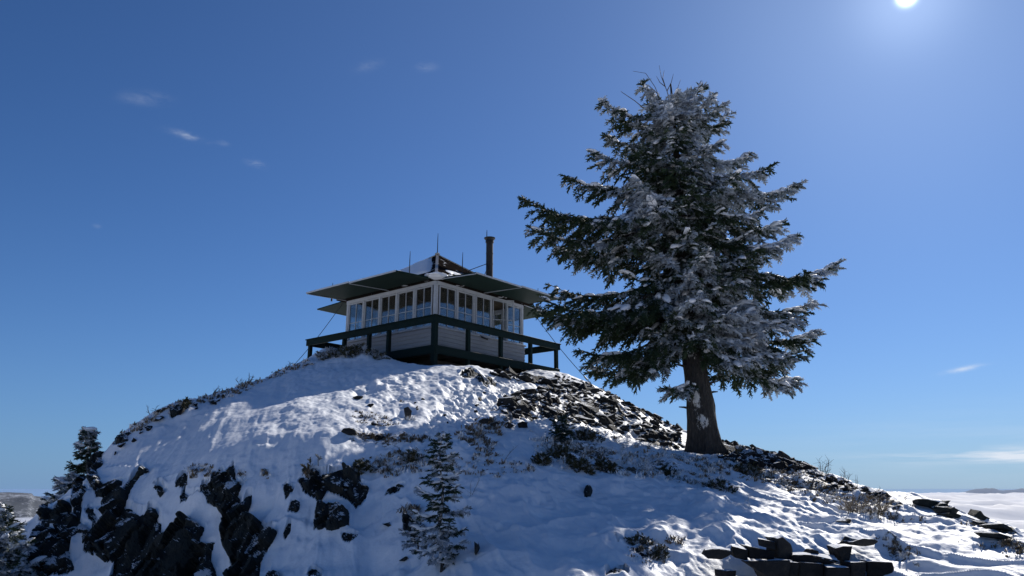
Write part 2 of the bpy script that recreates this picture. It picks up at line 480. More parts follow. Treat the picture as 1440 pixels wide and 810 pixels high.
def hit(u, v, A=None):
    """first crossing of the view ray with the height field -> (n,3)"""
    A = ZB if A is None else A
    u = np.atleast_1d(np.asarray(u, float)); v = np.atleast_1d(np.asarray(v, float))
    x, y, z = ray(u, v); x = x / y; z = z / y
    best = np.full(u.shape, np.nan); prev = None
    Ys = 4.5 * (31 / 4.5) ** np.linspace(0, 1, 500)
    pd = None
    for k, Y in enumerate(Ys):
        d = z * Y - gsample(A, x * Y, np.full_like(x, Y))
        if pd is not None:
            c = (d <= 0) & (pd > 0) & np.isnan(best)
            best[c] = Ys[k - 1] + (Y - Ys[k - 1]) * (pd[c] / (pd[c] - d[c]))
        pd = d
    # rays that graze over a crest: closest approach
    bad = np.isnan(best)
    if bad.any():
        gap = np.full((bad.sum(), len(Ys[::5])), 0.0)
        for k, Y in enumerate(Ys[::5]): gap[:, k] = (z[bad] * Y - gsample(A, x[bad] * Y, np.full(bad.sum(), Y))) / Y
        best[bad] = Ys[::5][np.argmin(gap[:, 20:], axis=1) + 20]
    return np.column_stack([x * best, best, np.where(bad, gsample(A, x * best, best), z * best)])


def hit1(u, v, A=None): return Vector(hit(u, v, A)[0])


# -- raster masks in photo pixels, used as stencils for where rock and turf show
SC = 2; RW, RH = 1560 * SC, 860 * SC; OX, OY = 60, 10


def raster(poly):
    m = np.zeros((RH, RW), bool)
    P = [((x + OX) * SC, (y + OY) * SC) for x, y in poly]
    ys = [p[1] for p in P]
    for yy in range(max(0, int(min(ys))), min(RH - 1, int(max(ys)) + 1)):
        xs = []
        for i in range(len(P)):
            (x0, y0), (x1, y1) = P[i], P[(i + 1) % len(P)]
            if (y0 <= yy + .5) != (y1 <= yy + .5): xs.append(x0 + (yy + .5 - y0) * (x1 - x0) / (y1 - y0))
        xs.sort()
        for a, b in zip(xs[::2], xs[1::2]): m[yy, max(0, int(round(a))):max(0, int(round(b)))] = True
    return m


def blur(m, r):
    a = m.astype(np.float32)
    for ax in (0, 1):
        for _ in range(2):
            c = np.cumsum(np.pad(a, [(r + 1, r) if k == ax else (0, 0) for k in (0, 1)], mode='edge'), axis=ax)
            a = (np.take(c, np.arange(2 * r + 1, c.shape[ax]), axis=ax) - np.take(c, np.arange(0, c.shape[ax] - 2 * r - 1), axis=ax)) / (2 * r + 1)
    return a


def lookup(m, u, v):
    i = np.clip(((v + OY) * SC).astype(int), 0, RH - 1); j = np.clip(((u + OX) * SC).astype(int), 0, RW - 1)
    return m[i, j]


OUT = [  # rock outcrops: label, relief, outline
    ('largest dark cliff face in the bottom left, with snow tongues hanging over its top', 0.22,
     [(199, 661), (208, 671), (196, 684), (184, 702), (180, 716), (197, 724), (207, 724), (210, 714), (217, 715), (222, 728), (226, 739), (225, 749), (235, 756), (249, 743), (262, 727), (262, 734), (272, 735), (282, 743), (273, 767), (283, 761), (294, 760), (289, 783), (295, 799), (299, 826), (158, 826), (166, 786), (149, 776), (140, 762), (136, 751), (154, 738), (154, 715), (176, 693)]),
    ('dark crag with a row of upright spikes, standing above the right hand cliff', 0.16, [(295, 701), (303, 670), (307, 675), (312, 664), (316, 671), (327, 656), (328, 680), (338, 684), (335, 691), (323, 704), (310, 712)]),
    ('tall dark cliff under the spiked crag, narrowing to a gully at the picture bottom', 0.22,
     [(308, 717), (320, 718), (327, 712), (336, 704), (341, 717), (348, 700), (353, 699), (352, 716), (346, 733), (354, 729), (365, 736), (372, 745), (383, 745), (387, 753), (375, 768), (365, 785), (363, 812), (358, 828), (322, 828), (330, 800), (325, 783), (318, 764), (314, 747), (319, 730)]),
    ('small two lobed dark rock left of the spiked crag', 0.10, [(257, 712), (260, 691), (264, 697), (270, 700), (282, 699), (283, 686), (288, 685), (293, 696), (291, 702), (275, 703), (264, 715)]),
    ('upright grey oval rock poking through snow above the two lobed rock', 0.10, [(250, 679), (258, 667), (263, 671), (261, 687), (254, 691), (249, 686)]),
    ('lone dark triangular rock in the snow above the largest cliff', 0.10, [(217, 689), (222, 683), (234, 695), (225, 701)]),
    ('small dark ledge with frozen moss above the grey oval rock', 0.06, [(271, 661), (280, 665), (290, 661), (289, 668), (278, 671)]),
    ('dark rock rib just right of the small fir on the left skyline', 0.15, [(129, 651), (139, 638), (143, 640), (142, 654), (136, 665), (145, 679), (165, 674), (167, 681), (152, 697), (137, 691), (128, 674)]),
    ('narrow dark rock cleft under the small fir on the left skyline', 0.15, [(104, 682), (122, 671), (116, 685), (124, 691), (114, 705), (114, 722), (109, 729), (104, 699)]),
    ('outermost dark crag on the left edge of the hill, capped with snow', 0.18, [(64, 709), (75, 722), (91, 709), (98, 711), (108, 730), (119, 739), (136, 755), (147, 776), (160, 788), (150, 790), (133, 780), (117, 776), (114, 751), (97, 765), (77, 739), (68, 742), (61, 736)]),
    ('low dark cliff at the foot of the left edge of the hill', 0.18, [(58, 748), (74, 751), (94, 768), (92, 785), (99, 799), (84, 808), (66, 812), (46, 806), (51, 785), (48, 776)]),
    ('slim dark stone fin between the left edge crags and the largest cliff', 0.08, [(121, 722), (126, 713), (138, 735), (131, 745)]),
    ('wide dark rock under a fringe of frozen grass near the middle of the slope', 0.18,
     [(419, 677), (424, 671), (436, 676), (438, 659), (446, 660), (452, 667), (473, 663), (490, 658), (504, 665), (507, 679), (519, 686), (514, 699), (501, 708), (486, 696), (461, 691), (449, 704), (433, 693)]),
    ('squat dark boulder directly below the wide fringed rock', 0.22, [(446, 714), (453, 702), (457, 712), (473, 708), (489, 717), (491, 742), (464, 750), (442, 745)]),
    ('small dark stone touching the foot of the squat boulder', 0.12, [(480, 752), (504, 751), (502, 759), (495, 767), (483, 764)]),
    ('flat slanting dark rock left of the young fir', 0.08, [(541, 697), (547, 689), (560, 683), (569, 683), (568, 688), (557, 696)]),
    ('small forked dark rock left of the wide fringed rock', 0.08, [(399, 683), (403, 679), (407, 684), (415, 686), (410, 696), (402, 702)]),
    ('small squarish dark rock below the forked rock', 0.08, [(405, 720), (411, 703), (421, 705), (419, 719)]),
    ('thin leaf shaped dark stone left of the squat boulder', 0.07, [(399, 753), (407, 734), (410, 736), (408, 748), (402, 757)]),
    ('dark rock half hidden behind the lower branches of the young fir', 0.15, [(566, 722), (577, 729), (594, 734), (600, 748), (590, 762), (578, 757), (568, 748)]),
    ('dark rock top emerging at the picture bottom between the gully cliff and the squat boulder', 0.10, [(373, 812), (378, 806), (386, 802), (398, 811), (397, 820), (375, 820)]),
    ('rounded dark rock top emerging at the picture bottom below the squat boulder', 0.10, [(433, 811), (436, 803), (443, 801), (452, 808), (452, 820), (433, 820)]),
    ('dark pointed stone in the shaded snow left of the slab pile', 0.10, [(894, 779), (897, 771), (902, 768), (909, 774), (914, 783), (910, 792), (904, 793)]),
    ('small dark wedge of rock up left of the pointed stone', 0.06, [(864, 760), (871, 762), (879, 762), (876, 767), (870, 770)]),
    ('dark rock top at the bottom edge below the pointed stone', 0.08, [(852, 808), (858, 802), (866, 799), (876, 803), (884, 810), (884, 820), (852, 820)]),
    ('dark slanted rock in the shaded snow below the small evergreen sprout', 0.06, [(822, 686), (828, 681), (832, 684), (829, 692), (823, 694)]),
    ('jagged dark rock in the snow just below the near corner of the deck', 0.16, [(645, 529), (652, 523), (662, 518), (670, 523), (675, 529), (682, 533), (690, 541), (684, 545), (676, 537), (664, 535), (652, 533)]),
    ('dark rock streak below the right hand deck beam', 0.10, [(681, 528), (688, 530), (694, 535), (699, 539), (691, 540), (685, 534)]),
    ('low dark stone on the skyline of the left ridge', 0.10, [(160, 622), (166, 612), (176, 610), (180, 617), (172, 623)]),
    ('dark stone with tan moss on the left skyline', 0.10, [(238, 577), (244, 571), (254, 569), (258, 574), (250, 580), (243, 583)]),
]
for k_ in range(12):        # the lower left outcrops run nearly into one another
    l_, r_, P_ = OUT[k_]; cu_ = sum(p[0] for p in P_) / len(P_); cv_ = sum(p[1] for p in P_) / len(P_); g_ = 1.10 if len(P_) > 12 else 1.22
    OUT[k_] = (l_, r_, [(cu_ + (u - cu_) * g_ + 1.2 * math.sin(i * 2.3), cv_ + (v - cv_) * g_ + 1.5 * math.sin(i * 3.1)) for i, (u, v) in enumerate(P_)])
MR = np.zeros((RH, RW), bool); MASKS = []
for _l, _r, P in OUT:
    mk = raster(P); MASKS.append(mk); MR |= mk
MRB = blur(MR, 9)

TRAIL = [(560, 625), (590, 596), (625, 565), (620, 540), (600, 522), (560, 520), (490, 525), (480, 545), (520, 560), (560, 575), (545, 600), (520, 615), (540, 640), (640, 640), (700, 585), (740, 560), (720, 535), (650, 532), (600, 518)]
TRAIL2 = [(560, 628), (600, 590), (640, 545), (700, 530), (745, 545), (700, 575), (645, 600), (630, 640), (570, 645)]
BARE = [[(640, 605), (700, 585), (760, 580), (760, 592), (700, 605), (660, 640), (640, 630)], [(690, 556), (760, 556), (860, 575), (960, 610), (955, 645), (860, 606), (760, 592), (690, 580)],
        [(1010, 624), (1085, 640), (1150, 664), (1130, 680), (1040, 655), (1010, 650)], [(1040, 660), (1150, 662), (1260, 700), (1300, 730), (1240, 740), (1150, 705), (1060, 685)],
        [(480, 600), (560, 612), (600, 622), (560, 630), (480, 618)], [(430, 655), (500, 650), (590, 640), (585, 655), (500, 668), (440, 668)], [(1330, 730), (1440, 750), (1440, 775), (1340, 745)],
        [(240, 570), (340, 545), (430, 512), (430, 520), (340, 556), (250, 585)], [(760, 600), (960, 650), (960, 670), (860, 668), (760, 650)], [(1230, 748), (1260, 760), (1300, 790), (1250, 780)]]
MT = blur(raster(TRAIL) | raster(TRAIL2), 12); MT2 = blur(raster(TRAIL2), 10)
mb = np.zeros((RH, RW), bool)
for P in BARE: mb |= raster(P)
MBARE = blur(mb, 14)


def detail_height():
    x, y = GX, GY
    sel = (GR < 32) & (np.abs(GT) < math.radians(60))
    d = np.zeros_like(x); bare = np.zeros_like(x)
    xs, ys, zs = x[sel], y[sel], ZB[sel]
    u, v = proj(xs, ys, zs)
    front = (ys > 4)
    R0 = lookup(MR, u, v) & front; RB = lookup(MRB, u, v) * front
    tr = lookup(MT, u, v) * front; tr2 = lookup(MT2, u, v) * front; br = lookup(MBARE, u, v) * front
    # wind direction: drifts run along the slope from upper left to lower right
    a = -1.3; xa = xs * math.cos(a) + ys * math.sin(a); ya = -xs * math.sin(a) + ys * math.cos(a)
    f = 0.11 * fbm(xs * 0.35, ys * 0.35, o=3, s=1)
    f += 0.07 * fbm(xa * 0.4, ya * 1.7, o=5, s=9)
    rid = 1 - np.abs(fbm(xa * 0.3 + 3, ya * 2.0, o=5, s=21)); f += 0.11 * (rid ** 4 - 0.4) * (0.25 + .75 * sstep(1, 5, xs))
    f += 0.015 * fbm(xs * 4, ys * 4, o=4, s=33)
    bank = front * sstep(620, 680, v) * (1 - .5 * sstep(900, 1100, u))
    f += bank * (0.12 * (1 - np.abs(fbm(xs * .9, zs * 1.3 + ys * .3, o=3, s=91))) ** 2 + (0.02 + .09 * sstep(-.1, .35, fbm(xs * .6, ys * .6, o=2, s=98))) * fbm(xs * 1.9, ys * 1.9, o=4, s=92) - .06)
    up_ = front * sstep(632, 600, v) * sstep(330, 420, u) * (1 - sstep(760, 840, u))
    f += up_ * (0.030 * fbm(xs * 5.5, ys * 4.0, o=4, s=96) + 0.035 * fbm(xs * 2.2, ys * 1.6, o=3, s=97))
    f -= bank * 0.16 * np.maximum(0, fbm(xs * 2.6, ys * 2.6, o=3, s=95) - .28)
    # disturbed snow and footprints
    w = fbm(xs * 0.7, ys * 0.7, o=2, s=3)
    lump = fbm(xs * 4.2, ys * 3.2, o=4, s=41)
    holes = np.maximum(0, vn(xs * 3.1, ys * 2.3, s=55) - 0.15)
    f += tr * (0.055 * lump - 0.09 * holes + 0.03 * fbm(xs * 9, ys * 7, o=3, s=46)) + tr2 * (-0.07 + 0.09 * fbm(xs * 9, ys * 7, o=4, s=44, g=.65))
    # rough turf and rubble showing through
    f += br * (0.07 * fbm(xs * 5, ys * 5, o=4, s=61) + 0.05 * np.abs(fbm(xs * 9, ys * 9, o=3, s=62)))
    # broken lumps everywhere, patchy
    pat = sstep(0.05, 0.4, fbm(xs * 0.45, ys * 0.45, o=3, s=71))
    f += pat * 0.05 * fbm(xs * 3.5, ys * 3.5, o=4, s=72)
    nearw = 1 - sstep(6.0, 7.5, np.hypot(xs, ys)) * 1.0
    f *= (1 - 0.6 * nearw)
    # crests keep their measured height
    # snow stands proud beside rock and is cut away over it
    f += 0.07 * RB
    f = np.where(R0, f - 0.10 - 0.36, f)
    d[sel] = f
    bare[sel] = np.clip(br * 1.0 * (0.35 + 0.65 * sstep(-0.3, 0.3, fbm(xs * 1.5, ys * 1.5, o=3, s=81))) - 0.25 * 0, 0, 1) * 0.62
    far = (GR >= 30)
    return d, bare


DET, BAREA = detail_height()
# under the lookout the ground stays below the deck
CAB = Vector((-2.62, 25.8)); PHI = 0.881
AX = Vector((math.cos(PHI), math.sin(PHI))); AY = Vector((-AX.y, AX.x))
ZT = ZB + DET
lx = (GX - CAB.x) * AX.x + (GY - CAB.y) * AX.y; ly = (GX - CAB.x) * AY.x + (GY - CAB.y) * AY.y
und = (1 - sstep(2.5, 3.2, np.maximum(np.abs(lx), np.abs(ly))))
ZT = np.where(und > 0, np.minimum(ZT, ZT * (1 - und) + und * 3.2), ZT)
# smooth version without rock recesses, for seating things
ZS = ZB + np.where(DET < -0.27, 0, DET)
ZS = np.where(und > 0, np.minimum(ZS, ZT + 0.0), ZS)


def ground(x, y): return float(gsample(ZT, np.array([x]), np.array([y]))[0])


def build_ground():
    nt_, nr = GX.shape
    idx = np.arange(nt_ * nr).reshape(nt_, nr)
    q = np.stack([idx[:-1, :-1], idx[:-1, 1:], idx[1:, 1:], idx[1:, :-1]], -1).reshape(-1, 4)
    V = np.stack([GX, GY, ZT], -1).reshape(-1, 3)
    # close the small hole at the camera's feet
    V = np.vstack([V, [[0, 0, float(ZT[:, 0].mean())]]])
    c = len(V) - 1
    tri = np.stack([idx[:-1, 0], idx[1:, 0], np.full(nt_ - 1, c)], -1)[:, [1, 0, 2]]
    me = npmesh('ground', V, [q[:, ::-1], tri], True, {'bare': np.append(BAREA.ravel(), 0)})
    o = link('ground', me, M['snow_ground'])
    tag(o, 'snow covered summit slope with drifts, footprints and patches of bare turf', 'ground', kind='structure')


build_ground()

# ------------------------------------------------------------------ rock outcrops


def cellular(P, scale, an, seed, amp, tilt):
    """faceted offset: nearest random seed decides offset and tilt"""
    rng = np.random.default_rng(seed)
    Q = P * an / scale
    lo, hi = Q.min(0) - 1, Q.max(0) + 1
    n = int(np.clip(np.prod(hi - lo) * 1.2, 6, 500))
    S = rng.uniform(lo, hi, (n, 3)); off = rng.uniform(-1, 1, n); T = rng.normal(0, 1, (n, 3))
    best = np.full(len(Q), 1e9); bi = np.zeros(len(Q), int)
    for k in range(n):
        d = ((Q - S[k]) ** 2).sum(1); m = d < best
        best[m] = d[m]; bi[m] = k
    return amp * off[bi] + tilt * (T[bi] * (Q - S[bi])).sum(1)


def outcrop(k, label, rel, P, mask):
    us = [p[0] for p in P]; vs = [p[1] for p in P]
    st = 1.5 if (max(us) - min(us)) * (max(vs) - min(vs)) < 6000 else 2.0
    G = 7
    gu, gv = np.meshgrid(np.arange(min(us) - G, max(us) + G, st), np.arange(min(vs) - G, max(vs) + G, st), indexing='ij')
    rng = np.random.default_rng(100 + k)
    ju = gu + rng.uniform(-.35, .35, gu.shape) * st; jv = gv + rng.uniform(-.35, .35, gu.shape) * st
    y0, y1 = int((min(vs) - 20 + OY) * SC), int((max(vs) + 20 + OY) * SC); x0, x1 = int((min(us) - 20 + OX) * SC), int((max(us) + 20 + OX) * SC)
    y0, x0 = max(0, y0), max(0, x0)
    sub = mask[y0:y1, x0:x1]
    wide = np.zeros_like(mask, dtype=np.float32); wide[y0:y1, x0:x1] = blur(sub, 6)
    w = lookup(wide, ju.ravel(), jv.ravel()).reshape(gu.shape)
    keep = w > 0.02
    pts = hit(ju.ravel(), jv.ravel())
    # drop samples that fall on a farther surface
    med = np.median(pts[keep.ravel()][:, 1]); pts[:, 1] = np.clip(pts[:, 1], med - 2.5, med + 1.6)
    x, y, z = ray(ju.ravel(), jv.ravel()); pts = np.column_stack([x / y * pts[:, 1], pts[:, 1], z / y * pts[:, 1]])
    nrm = np.array([-0.12, -0.86, 0.5]); nrm /= np.linalg.norm(nrm)
    ww = w.ravel()
    off = 0.02 + rel * (sstep(0.35, 0.95, ww) * 0.5 - 0.12)
    an = np.array([1.3, 1.0, 0.6])
    sz = 0.28 if rel > 0.12 else 0.16
    off = off + cellular(pts, sz, an, 200 + k, rel * 0.42, rel * 0.30) * sstep(0.2, 0.7, ww) + cellular(pts, sz * 0.4, an, 400 + k, rel * 0.14, rel * 0.12)
    off = off + rel * 0.12 * fbm(pts[:, 0] * 9, pts[:, 2] * 6, pts[:, 1] * 9, o=3, s=k)
    off = np.where(ww < 0.35, np.minimum(off, 0.0 - 0.5 * (0.35 - ww)), off)
    front = pts + nrm * off[:, None]
    back = pts - nrm * 0.55
    idx = np.arange(gu.size).reshape(gu.shape)
    kq = keep[:-1, :-1] & keep[1:, :-1] & keep[1:, 1:] & keep[:-1, 1:]
    q = np.stack([idx[:-1, :-1], idx[1:, :-1], idx[1:, 1:], idx[:-1, 1:]], -1)[kq]
    if not len(q): return
    n = gu.size
    # rim
    from collections import defaultdict
    e = np.concatenate([q[:, [0, 1]], q[:, [1, 2]], q[:, [2, 3]], q[:, [3, 0]]])
    key = set(map(tuple, e.tolist()))
    rim = [(a, b) for a, b in key if (b, a) not in key]
    rq = np.array([[b, a, a + n, b + n] for a, b in rim])
    V = np.vstack([front, back]); F_ = np.vstack([q, (q + n)[:, ::-1], rq])
    used, inv = np.unique(F_, return_inverse=True)
    V = V[used]; F_ = inv.reshape(F_.shape)
    c = V.mean(0)
    me = npmesh('rock_outcrop', V - c, [F_], False)
    bm = bmesh.new(); bm.from_mesh(me); bmesh.ops.recalc_face_normals(bm, faces=bm.faces); bm.to_mesh(me); bm.free()
    o = link('rock_outcrop', me, M['rock'], loc=c)
    tag(o, label, 'rock', 'bare rock outcrops on the snowy slope')


for k, (lab, rel, P) in enumerate(OUT): outcrop(k, lab, rel, P, MASKS[k])


# ------------------------------------------------------------------ slabs


def rock_slab(name, label, poly, group, depth=0.45, lift=0.02, Y=None, cat='rock', mat='rock', seed=0, tilt=0.0):
    cu = sum(p[0] for p in poly) / len(poly); vb = max(p[1] for p in poly)
    if Y is None: Y = hit1(cu, min(vb, 822), ZS).y - lift
    P3 = [at(u, v, Y) for u, v in poly]
    c = sum(P3, Vector()) / len(P3)
    bm = bmesh.new()
    rnd = random.Random(seed * 7 + 3)
    a = [bm.verts.new(p - c + Vector((0, rnd.uniform(-.03, .03), 0))) for p in P3]
    b = [bm.verts.new((p - c) * rnd.uniform(0.86, 1.0) + Vector((rnd.uniform(-.05, .05), depth * rnd.uniform(.85, 1.1), tilt + rnd.uniform(-.02, .02)))) for p in P3]
    bm.faces.new(a); bm.faces.new(b[::-1])
    for i in range(len(a)):
        j = (i + 1) % len(a); bm.faces.new((a[i], b[i], b[j], a[j]))
    bmesh.ops.recalc_face_normals(bm, faces=bm.faces)
    sz = max((p - c).length for p in P3)
    bmesh.ops.bevel(bm, geom=list(bm.edges), offset=sz * 0.045, segments=1, affect='EDGES')
    bmesh.ops.triangulate(bm, faces=bm.faces)
    bmesh.ops.subdivide_edges(bm, edges=[e for e in bm.edges if e.calc_length() > sz * 0.25], cuts=2, use_grid_fill=True)
    bmesh.ops.triangulate(bm, faces=bm.faces)
    V = np.array([v.co[:] for v in bm.verts]); W = V + np.array(c)
    f = 1.2 / max(sz, .08)
    D = np.stack([fbm(W[:, 0] * f + 5, W[:, 1] * f, W[:, 2] * f * 1.6, o=3, s=seed), fbm(W[:, 0] * f, W[:, 1] * f + 9, W[:, 2] * f * 1.6, o=3, s=seed + 50), fbm(W[:, 0] * f, W[:, 1] * f, W[:, 2] * f * 1.6 + 4, o=3, s=seed + 90)], -1)
    for v, d in zip(bm.verts, D): v.co += Vector(d * sz * 0.06)
    me = bpy.data.meshes.new(name); bm.to_mesh(me); bm.free()
    o = link(name, me, M[mat], loc=c); o.rotation_euler = (rnd.uniform(-.06, .06), rnd.uniform(-.03, .03), rnd.uniform(-.22, .22))
    tag(o, label, cat, group)
    return o


PILE = [
    ('thin slab sticking out alone at the left end of the slab pile', [(990, 774), (1010, 772), (1030, 774), (1027, 780), (1015, 787), (995, 786)]),
    ('squat dark block next to the lone thin slab in the slab pile', [(1029, 768), (1052, 773), (1051, 789), (1033, 784)]),
    ('long dark block under the top left block of the slab pile', [(1052, 767), (1093, 777), (1091, 788), (1053, 785)]),
    ('top left block of the slab pile, lying just under the snow', [(1066, 758), (1091, 762), (1090, 773), (1068, 768)]),
    ('rounded dark boulder leaning at the peak of the slab pile', [(1091, 757), (1099, 755), (1112, 765), (1117, 774), (1114, 786), (1095, 786)]),
    ('biggest dark block low in the left half of the slab pile', [(1047, 789), (1112, 789), (1112, 816), (1084, 816), (1070, 806)]),
    ('long thin slab bridging the middle of the slab pile', [(1116, 780), (1143, 780), (1178, 789), (1166, 793), (1116, 790)]),
    ('upright block filling the gap right of the biggest block in the slab pile', [(1112, 791), (1123, 791), (1123, 816), (1112, 816)]),
    ('square dark block beneath the bridging slab of the pile', [(1124, 791), (1158, 793), (1160, 816), (1124, 816)]),
    ('low block at the bottom edge between two square blocks of the slab pile', [(1161, 798), (1194, 797), (1195, 816), (1161, 816)]),
    ('narrow upright block beside the right end block of the slab pile', [(1196, 791), (1218, 790), (1217, 816), (1196, 816)]),
    ('right end block of the slab pile, with a snow cushion on top', [(1220, 789), (1254, 790), (1257, 800), (1256, 816), (1219, 816)]),
    ('wedge shaped rock standing below the oval slab', [(1173, 771), (1184, 768), (1199, 768), (1195, 789), (1187, 791)]),
    ('flat oval slab lying on top of the wedge shaped rock', [(1197, 762), (1204, 759), (1215, 757), (1231, 758), (1235, 762), (1232, 767), (1218, 769), (1204, 767)]),
    ('small stone corner poking from snow over the bridging slab', [(1143, 772), (1150, 775), (1154, 781), (1141, 782)]),
    ('small dark block alone in the snow below the thin left slab', [(1021, 802), (1037, 803), (1036, 816), (1022, 816)]),
]
for i, (lab, P) in enumerate(PILE):
    rock_slab('stone_slab', lab, P, 'dark stone slabs piled at the lower right', depth=0.30, seed=i, mat='scree', Y=7.97 + 0.008 * (790 - sum(p[1] for p in P) / len(P)) + 0.01 * (i % 3))
RIDGE = [
    ('long dark slab pointing out of the right hand ridge above the cloud sea', [(1292, 701), (1304, 702), (1321, 707), (1314, 716), (1303, 712), (1293, 707)]),
    ('small beak shaped stone on top of the ridge rock cluster', [(1323, 707), (1329, 705), (1337, 704), (1331, 710)]),
    ('dark block in the middle of the ridge rock cluster', [(1314, 714), (1324, 708), (1333, 708), (1337, 721), (1321, 720)]),
    ('pointed dark stone at the right end of the ridge rock cluster', [(1334, 715), (1341, 713), (1353, 718), (1344, 724), (1336, 721)]),
    ('low flat stone under the pointed stone of the ridge cluster', [(1336, 721), (1346, 722), (1357, 727), (1354, 730), (1338, 725)]),
    ('lone pyramid shaped dark rock on the right hand ridge', [(1370, 726), (1378, 718), (1384, 725), (1391, 729), (1391, 733), (1380, 731)]),
    ('flat dark stone in the snow below the pyramid shaped rock', [(1377, 735), (1386, 734), (1392, 737), (1391, 740), (1378, 738)]),
    ('rugged dark rock strip on the skyline near the right picture edge', [(1404, 737), (1411, 736), (1420, 740), (1435, 747), (1425, 748), (1408, 742)]),
    ('low dark stone among tan grass near the right picture edge', [(1400, 750), (1406, 749), (1426, 756), (1424, 760), (1401, 755)]),
]
for i, (lab, P) in enumerate(RIDGE): rock_slab('ridge_rock', lab, P, 'dark rocks on the right hand ridge', depth=0.3, seed=40 + i)
SING = [
    ('dark angular boulder alone on the sunlit snow left of the footprints', [(477, 609), (482, 602), (490, 601), (500, 605), (502, 610), (490, 612)]),
    ('low flat dark stone at the start of the tan grass strip', [(518, 615), (530, 611), (538, 613), (536, 618), (524, 619)]),
    ('small dark stone between the footprints and the tan grass strip', [(513, 612), (520, 611), (522, 613), (514, 614)]),
    ('dark stone half sunk beside the footprints below the deck', [(568, 574), (574, 572), (579, 578), (577, 588), (571, 586)]),
    ('dark stone on the sunlit snow far left of the footprints', [(496, 559), (502, 556), (511, 557), (505, 561), (499, 562)]),
    ('square dark stone in bare turf left of the big fir trunk', [(928, 622), (941, 621), (943, 627), (929, 628)]),
    ('squarish dark stone at the shadow edge below the scree', [(729, 595), (735, 592), (741, 594), (742, 601), (730, 602)]),
    ('dark stone just left of the squarish stone below the scree', [(709, 596), (714, 593), (719, 596), (717, 602), (710, 602)]),
    ('long flat dark stone in the turf at the left foot of the scree', [(671, 592), (680, 588), (692, 590), (690, 595), (676, 596)]),
    ('flat dark stone right of the long flat stone in the turf', [(689, 596), (697, 593), (703, 595), (700, 600), (691, 600)]),
    ('prominent dark boulder at the left end of the scree', [(706, 569), (712, 562), (721, 562), (727, 568), (722, 573), (712, 572)]),
    ('dark double topped boulder second from the left end of the scree', [(724, 578), (728, 570), (738, 569), (744, 574), (747, 578), (738, 583)]),
    ('thin stone fin standing in shaded snow right of the young fir', [(667, 777), (670, 764), (673, 766), (672, 776), (669, 781)]),
    ('small dark stone in shaded snow left of the young fir foot', [(538, 737), (545, 735), (551, 739), (546, 741)]),
    ('dark thin stone in shaded snow below the young fir', [(560, 789), (570, 782), (573, 785), (568, 789)]),
    ('tiny dark stone below the frosted bush on the right slope', [(1192, 733), (1195, 730), (1198, 733), (1195, 736)]),
]
for i, (lab, P) in enumerate(SING): rock_slab('boulder', lab, P, 'single stones in the snow', depth=0.22, seed=70 + i, mat='scree')


# ------------------------------------------------------------------ scree


def scree_proto(k):
    rnd = random.Random(900 + k)
    bm = bmesh.new()
    sx, sy, sz = rnd.uniform(.8, 1.3), rnd.uniform(.5, .9), rnd.uniform(.28, .62)
    for _ in range(rnd.randint(11, 16)):
        v = Vector((rnd.uniform(-1, 1), rnd.uniform(-1, 1), rnd.uniform(-1, 1)))
        m = max(abs(v.x), abs(v.y), abs(v.z)); v = v / m * rnd.uniform(.75, 1)
        bm.verts.new((v.x * sx / 2, v.y * sy / 2, v.z * sz / 2))
    bmesh.ops.convex_hull(bm, input=bm.verts)
    bmesh.ops.delete(bm, geom=[v for v in bm.verts if not v.link_faces], context='VERTS')
    bmesh.ops.bevel(bm, geom=list(bm.edges), offset=0.025, segments=1, affect='EDGES')
    me = bpy.data.meshes.new('scree_rock'); bm.to_mesh(me); bm.free(); me.materials.append(M['scree'])
    return me


PROT = [scree_proto(k) for k in range(16)]


def sample_poly(P, n, rng):
    us = [p[0] for p in P]; vs = [p[1] for p in P]; out = []
    m = raster(P)
    while len(out) < n:
        u = rng.uniform(min(us), max(us)); v = rng.uniform(min(vs), max(vs))
        if m[int((v + OY) * SC), int((u + OX) * SC)]: out.append((u, v))
    return np.array(out)


def slope_rot(x, y, rng, jit=0.6):
    e = 0.15
    dzx = (ground(x + e, y) - ground(x - e, y)) / (2 * e); dzy = (ground(x, y + e) - ground(x, y - e)) / (2 * e)
    n = Vector((-np.clip(dzx, -1, 1), -np.clip(dzy, -1, 1), 1)).normalized()
    n = (n + Vector((rng.normal(0, jit * .5), rng.normal(0, jit * .5), 0))).normalized()
    q = n.to_track_quat('Z', 'Y')
    return q @ Matrix.Rotation(rng.uniform(0, 2 * PI), 3, 'Z').to_quaternion()


SA_MAIN = [(760, 549), (790, 527), (848, 547), (903, 575), (958, 598), (958, 632), (905, 622), (860, 604), (800, 596), (765, 590)]
SA_LEFT = [(700, 566), (725, 556), (765, 550), (770, 592), (730, 588), (700, 582)]
SA_DECK = [(690, 527), (745, 527), (790, 536), (850, 557), (830, 557), (780, 545), (740, 538)]
SB = [(1008, 616), (1040, 619), (1085, 633), (1142, 657), (1118, 664), (1050, 652), (1012, 646)]
SCR = [
    (SA_MAIN, 150, (0.13, 0.42), 'dark angular scree slab on the steep shoulder between the lookout and the big fir', 'scree slabs between the lookout and the big fir'),
    (SA_LEFT, 26, (0.18, 0.42), 'dark scree stone in thinner snow at the left end of the scree', 'scree stones at the left end of the scree'),
    (SA_DECK, 34, (0.2, 0.5), 'dark scree block along the ridge just below the right side of the deck', 'scree blocks below the deck'),
    (SB, 70, (0.14, 0.36), 'flat dark slab on the skyline ridge right of the big fir trunk', 'flat slabs right of the big fir'),
]
rng = np.random.default_rng(5)
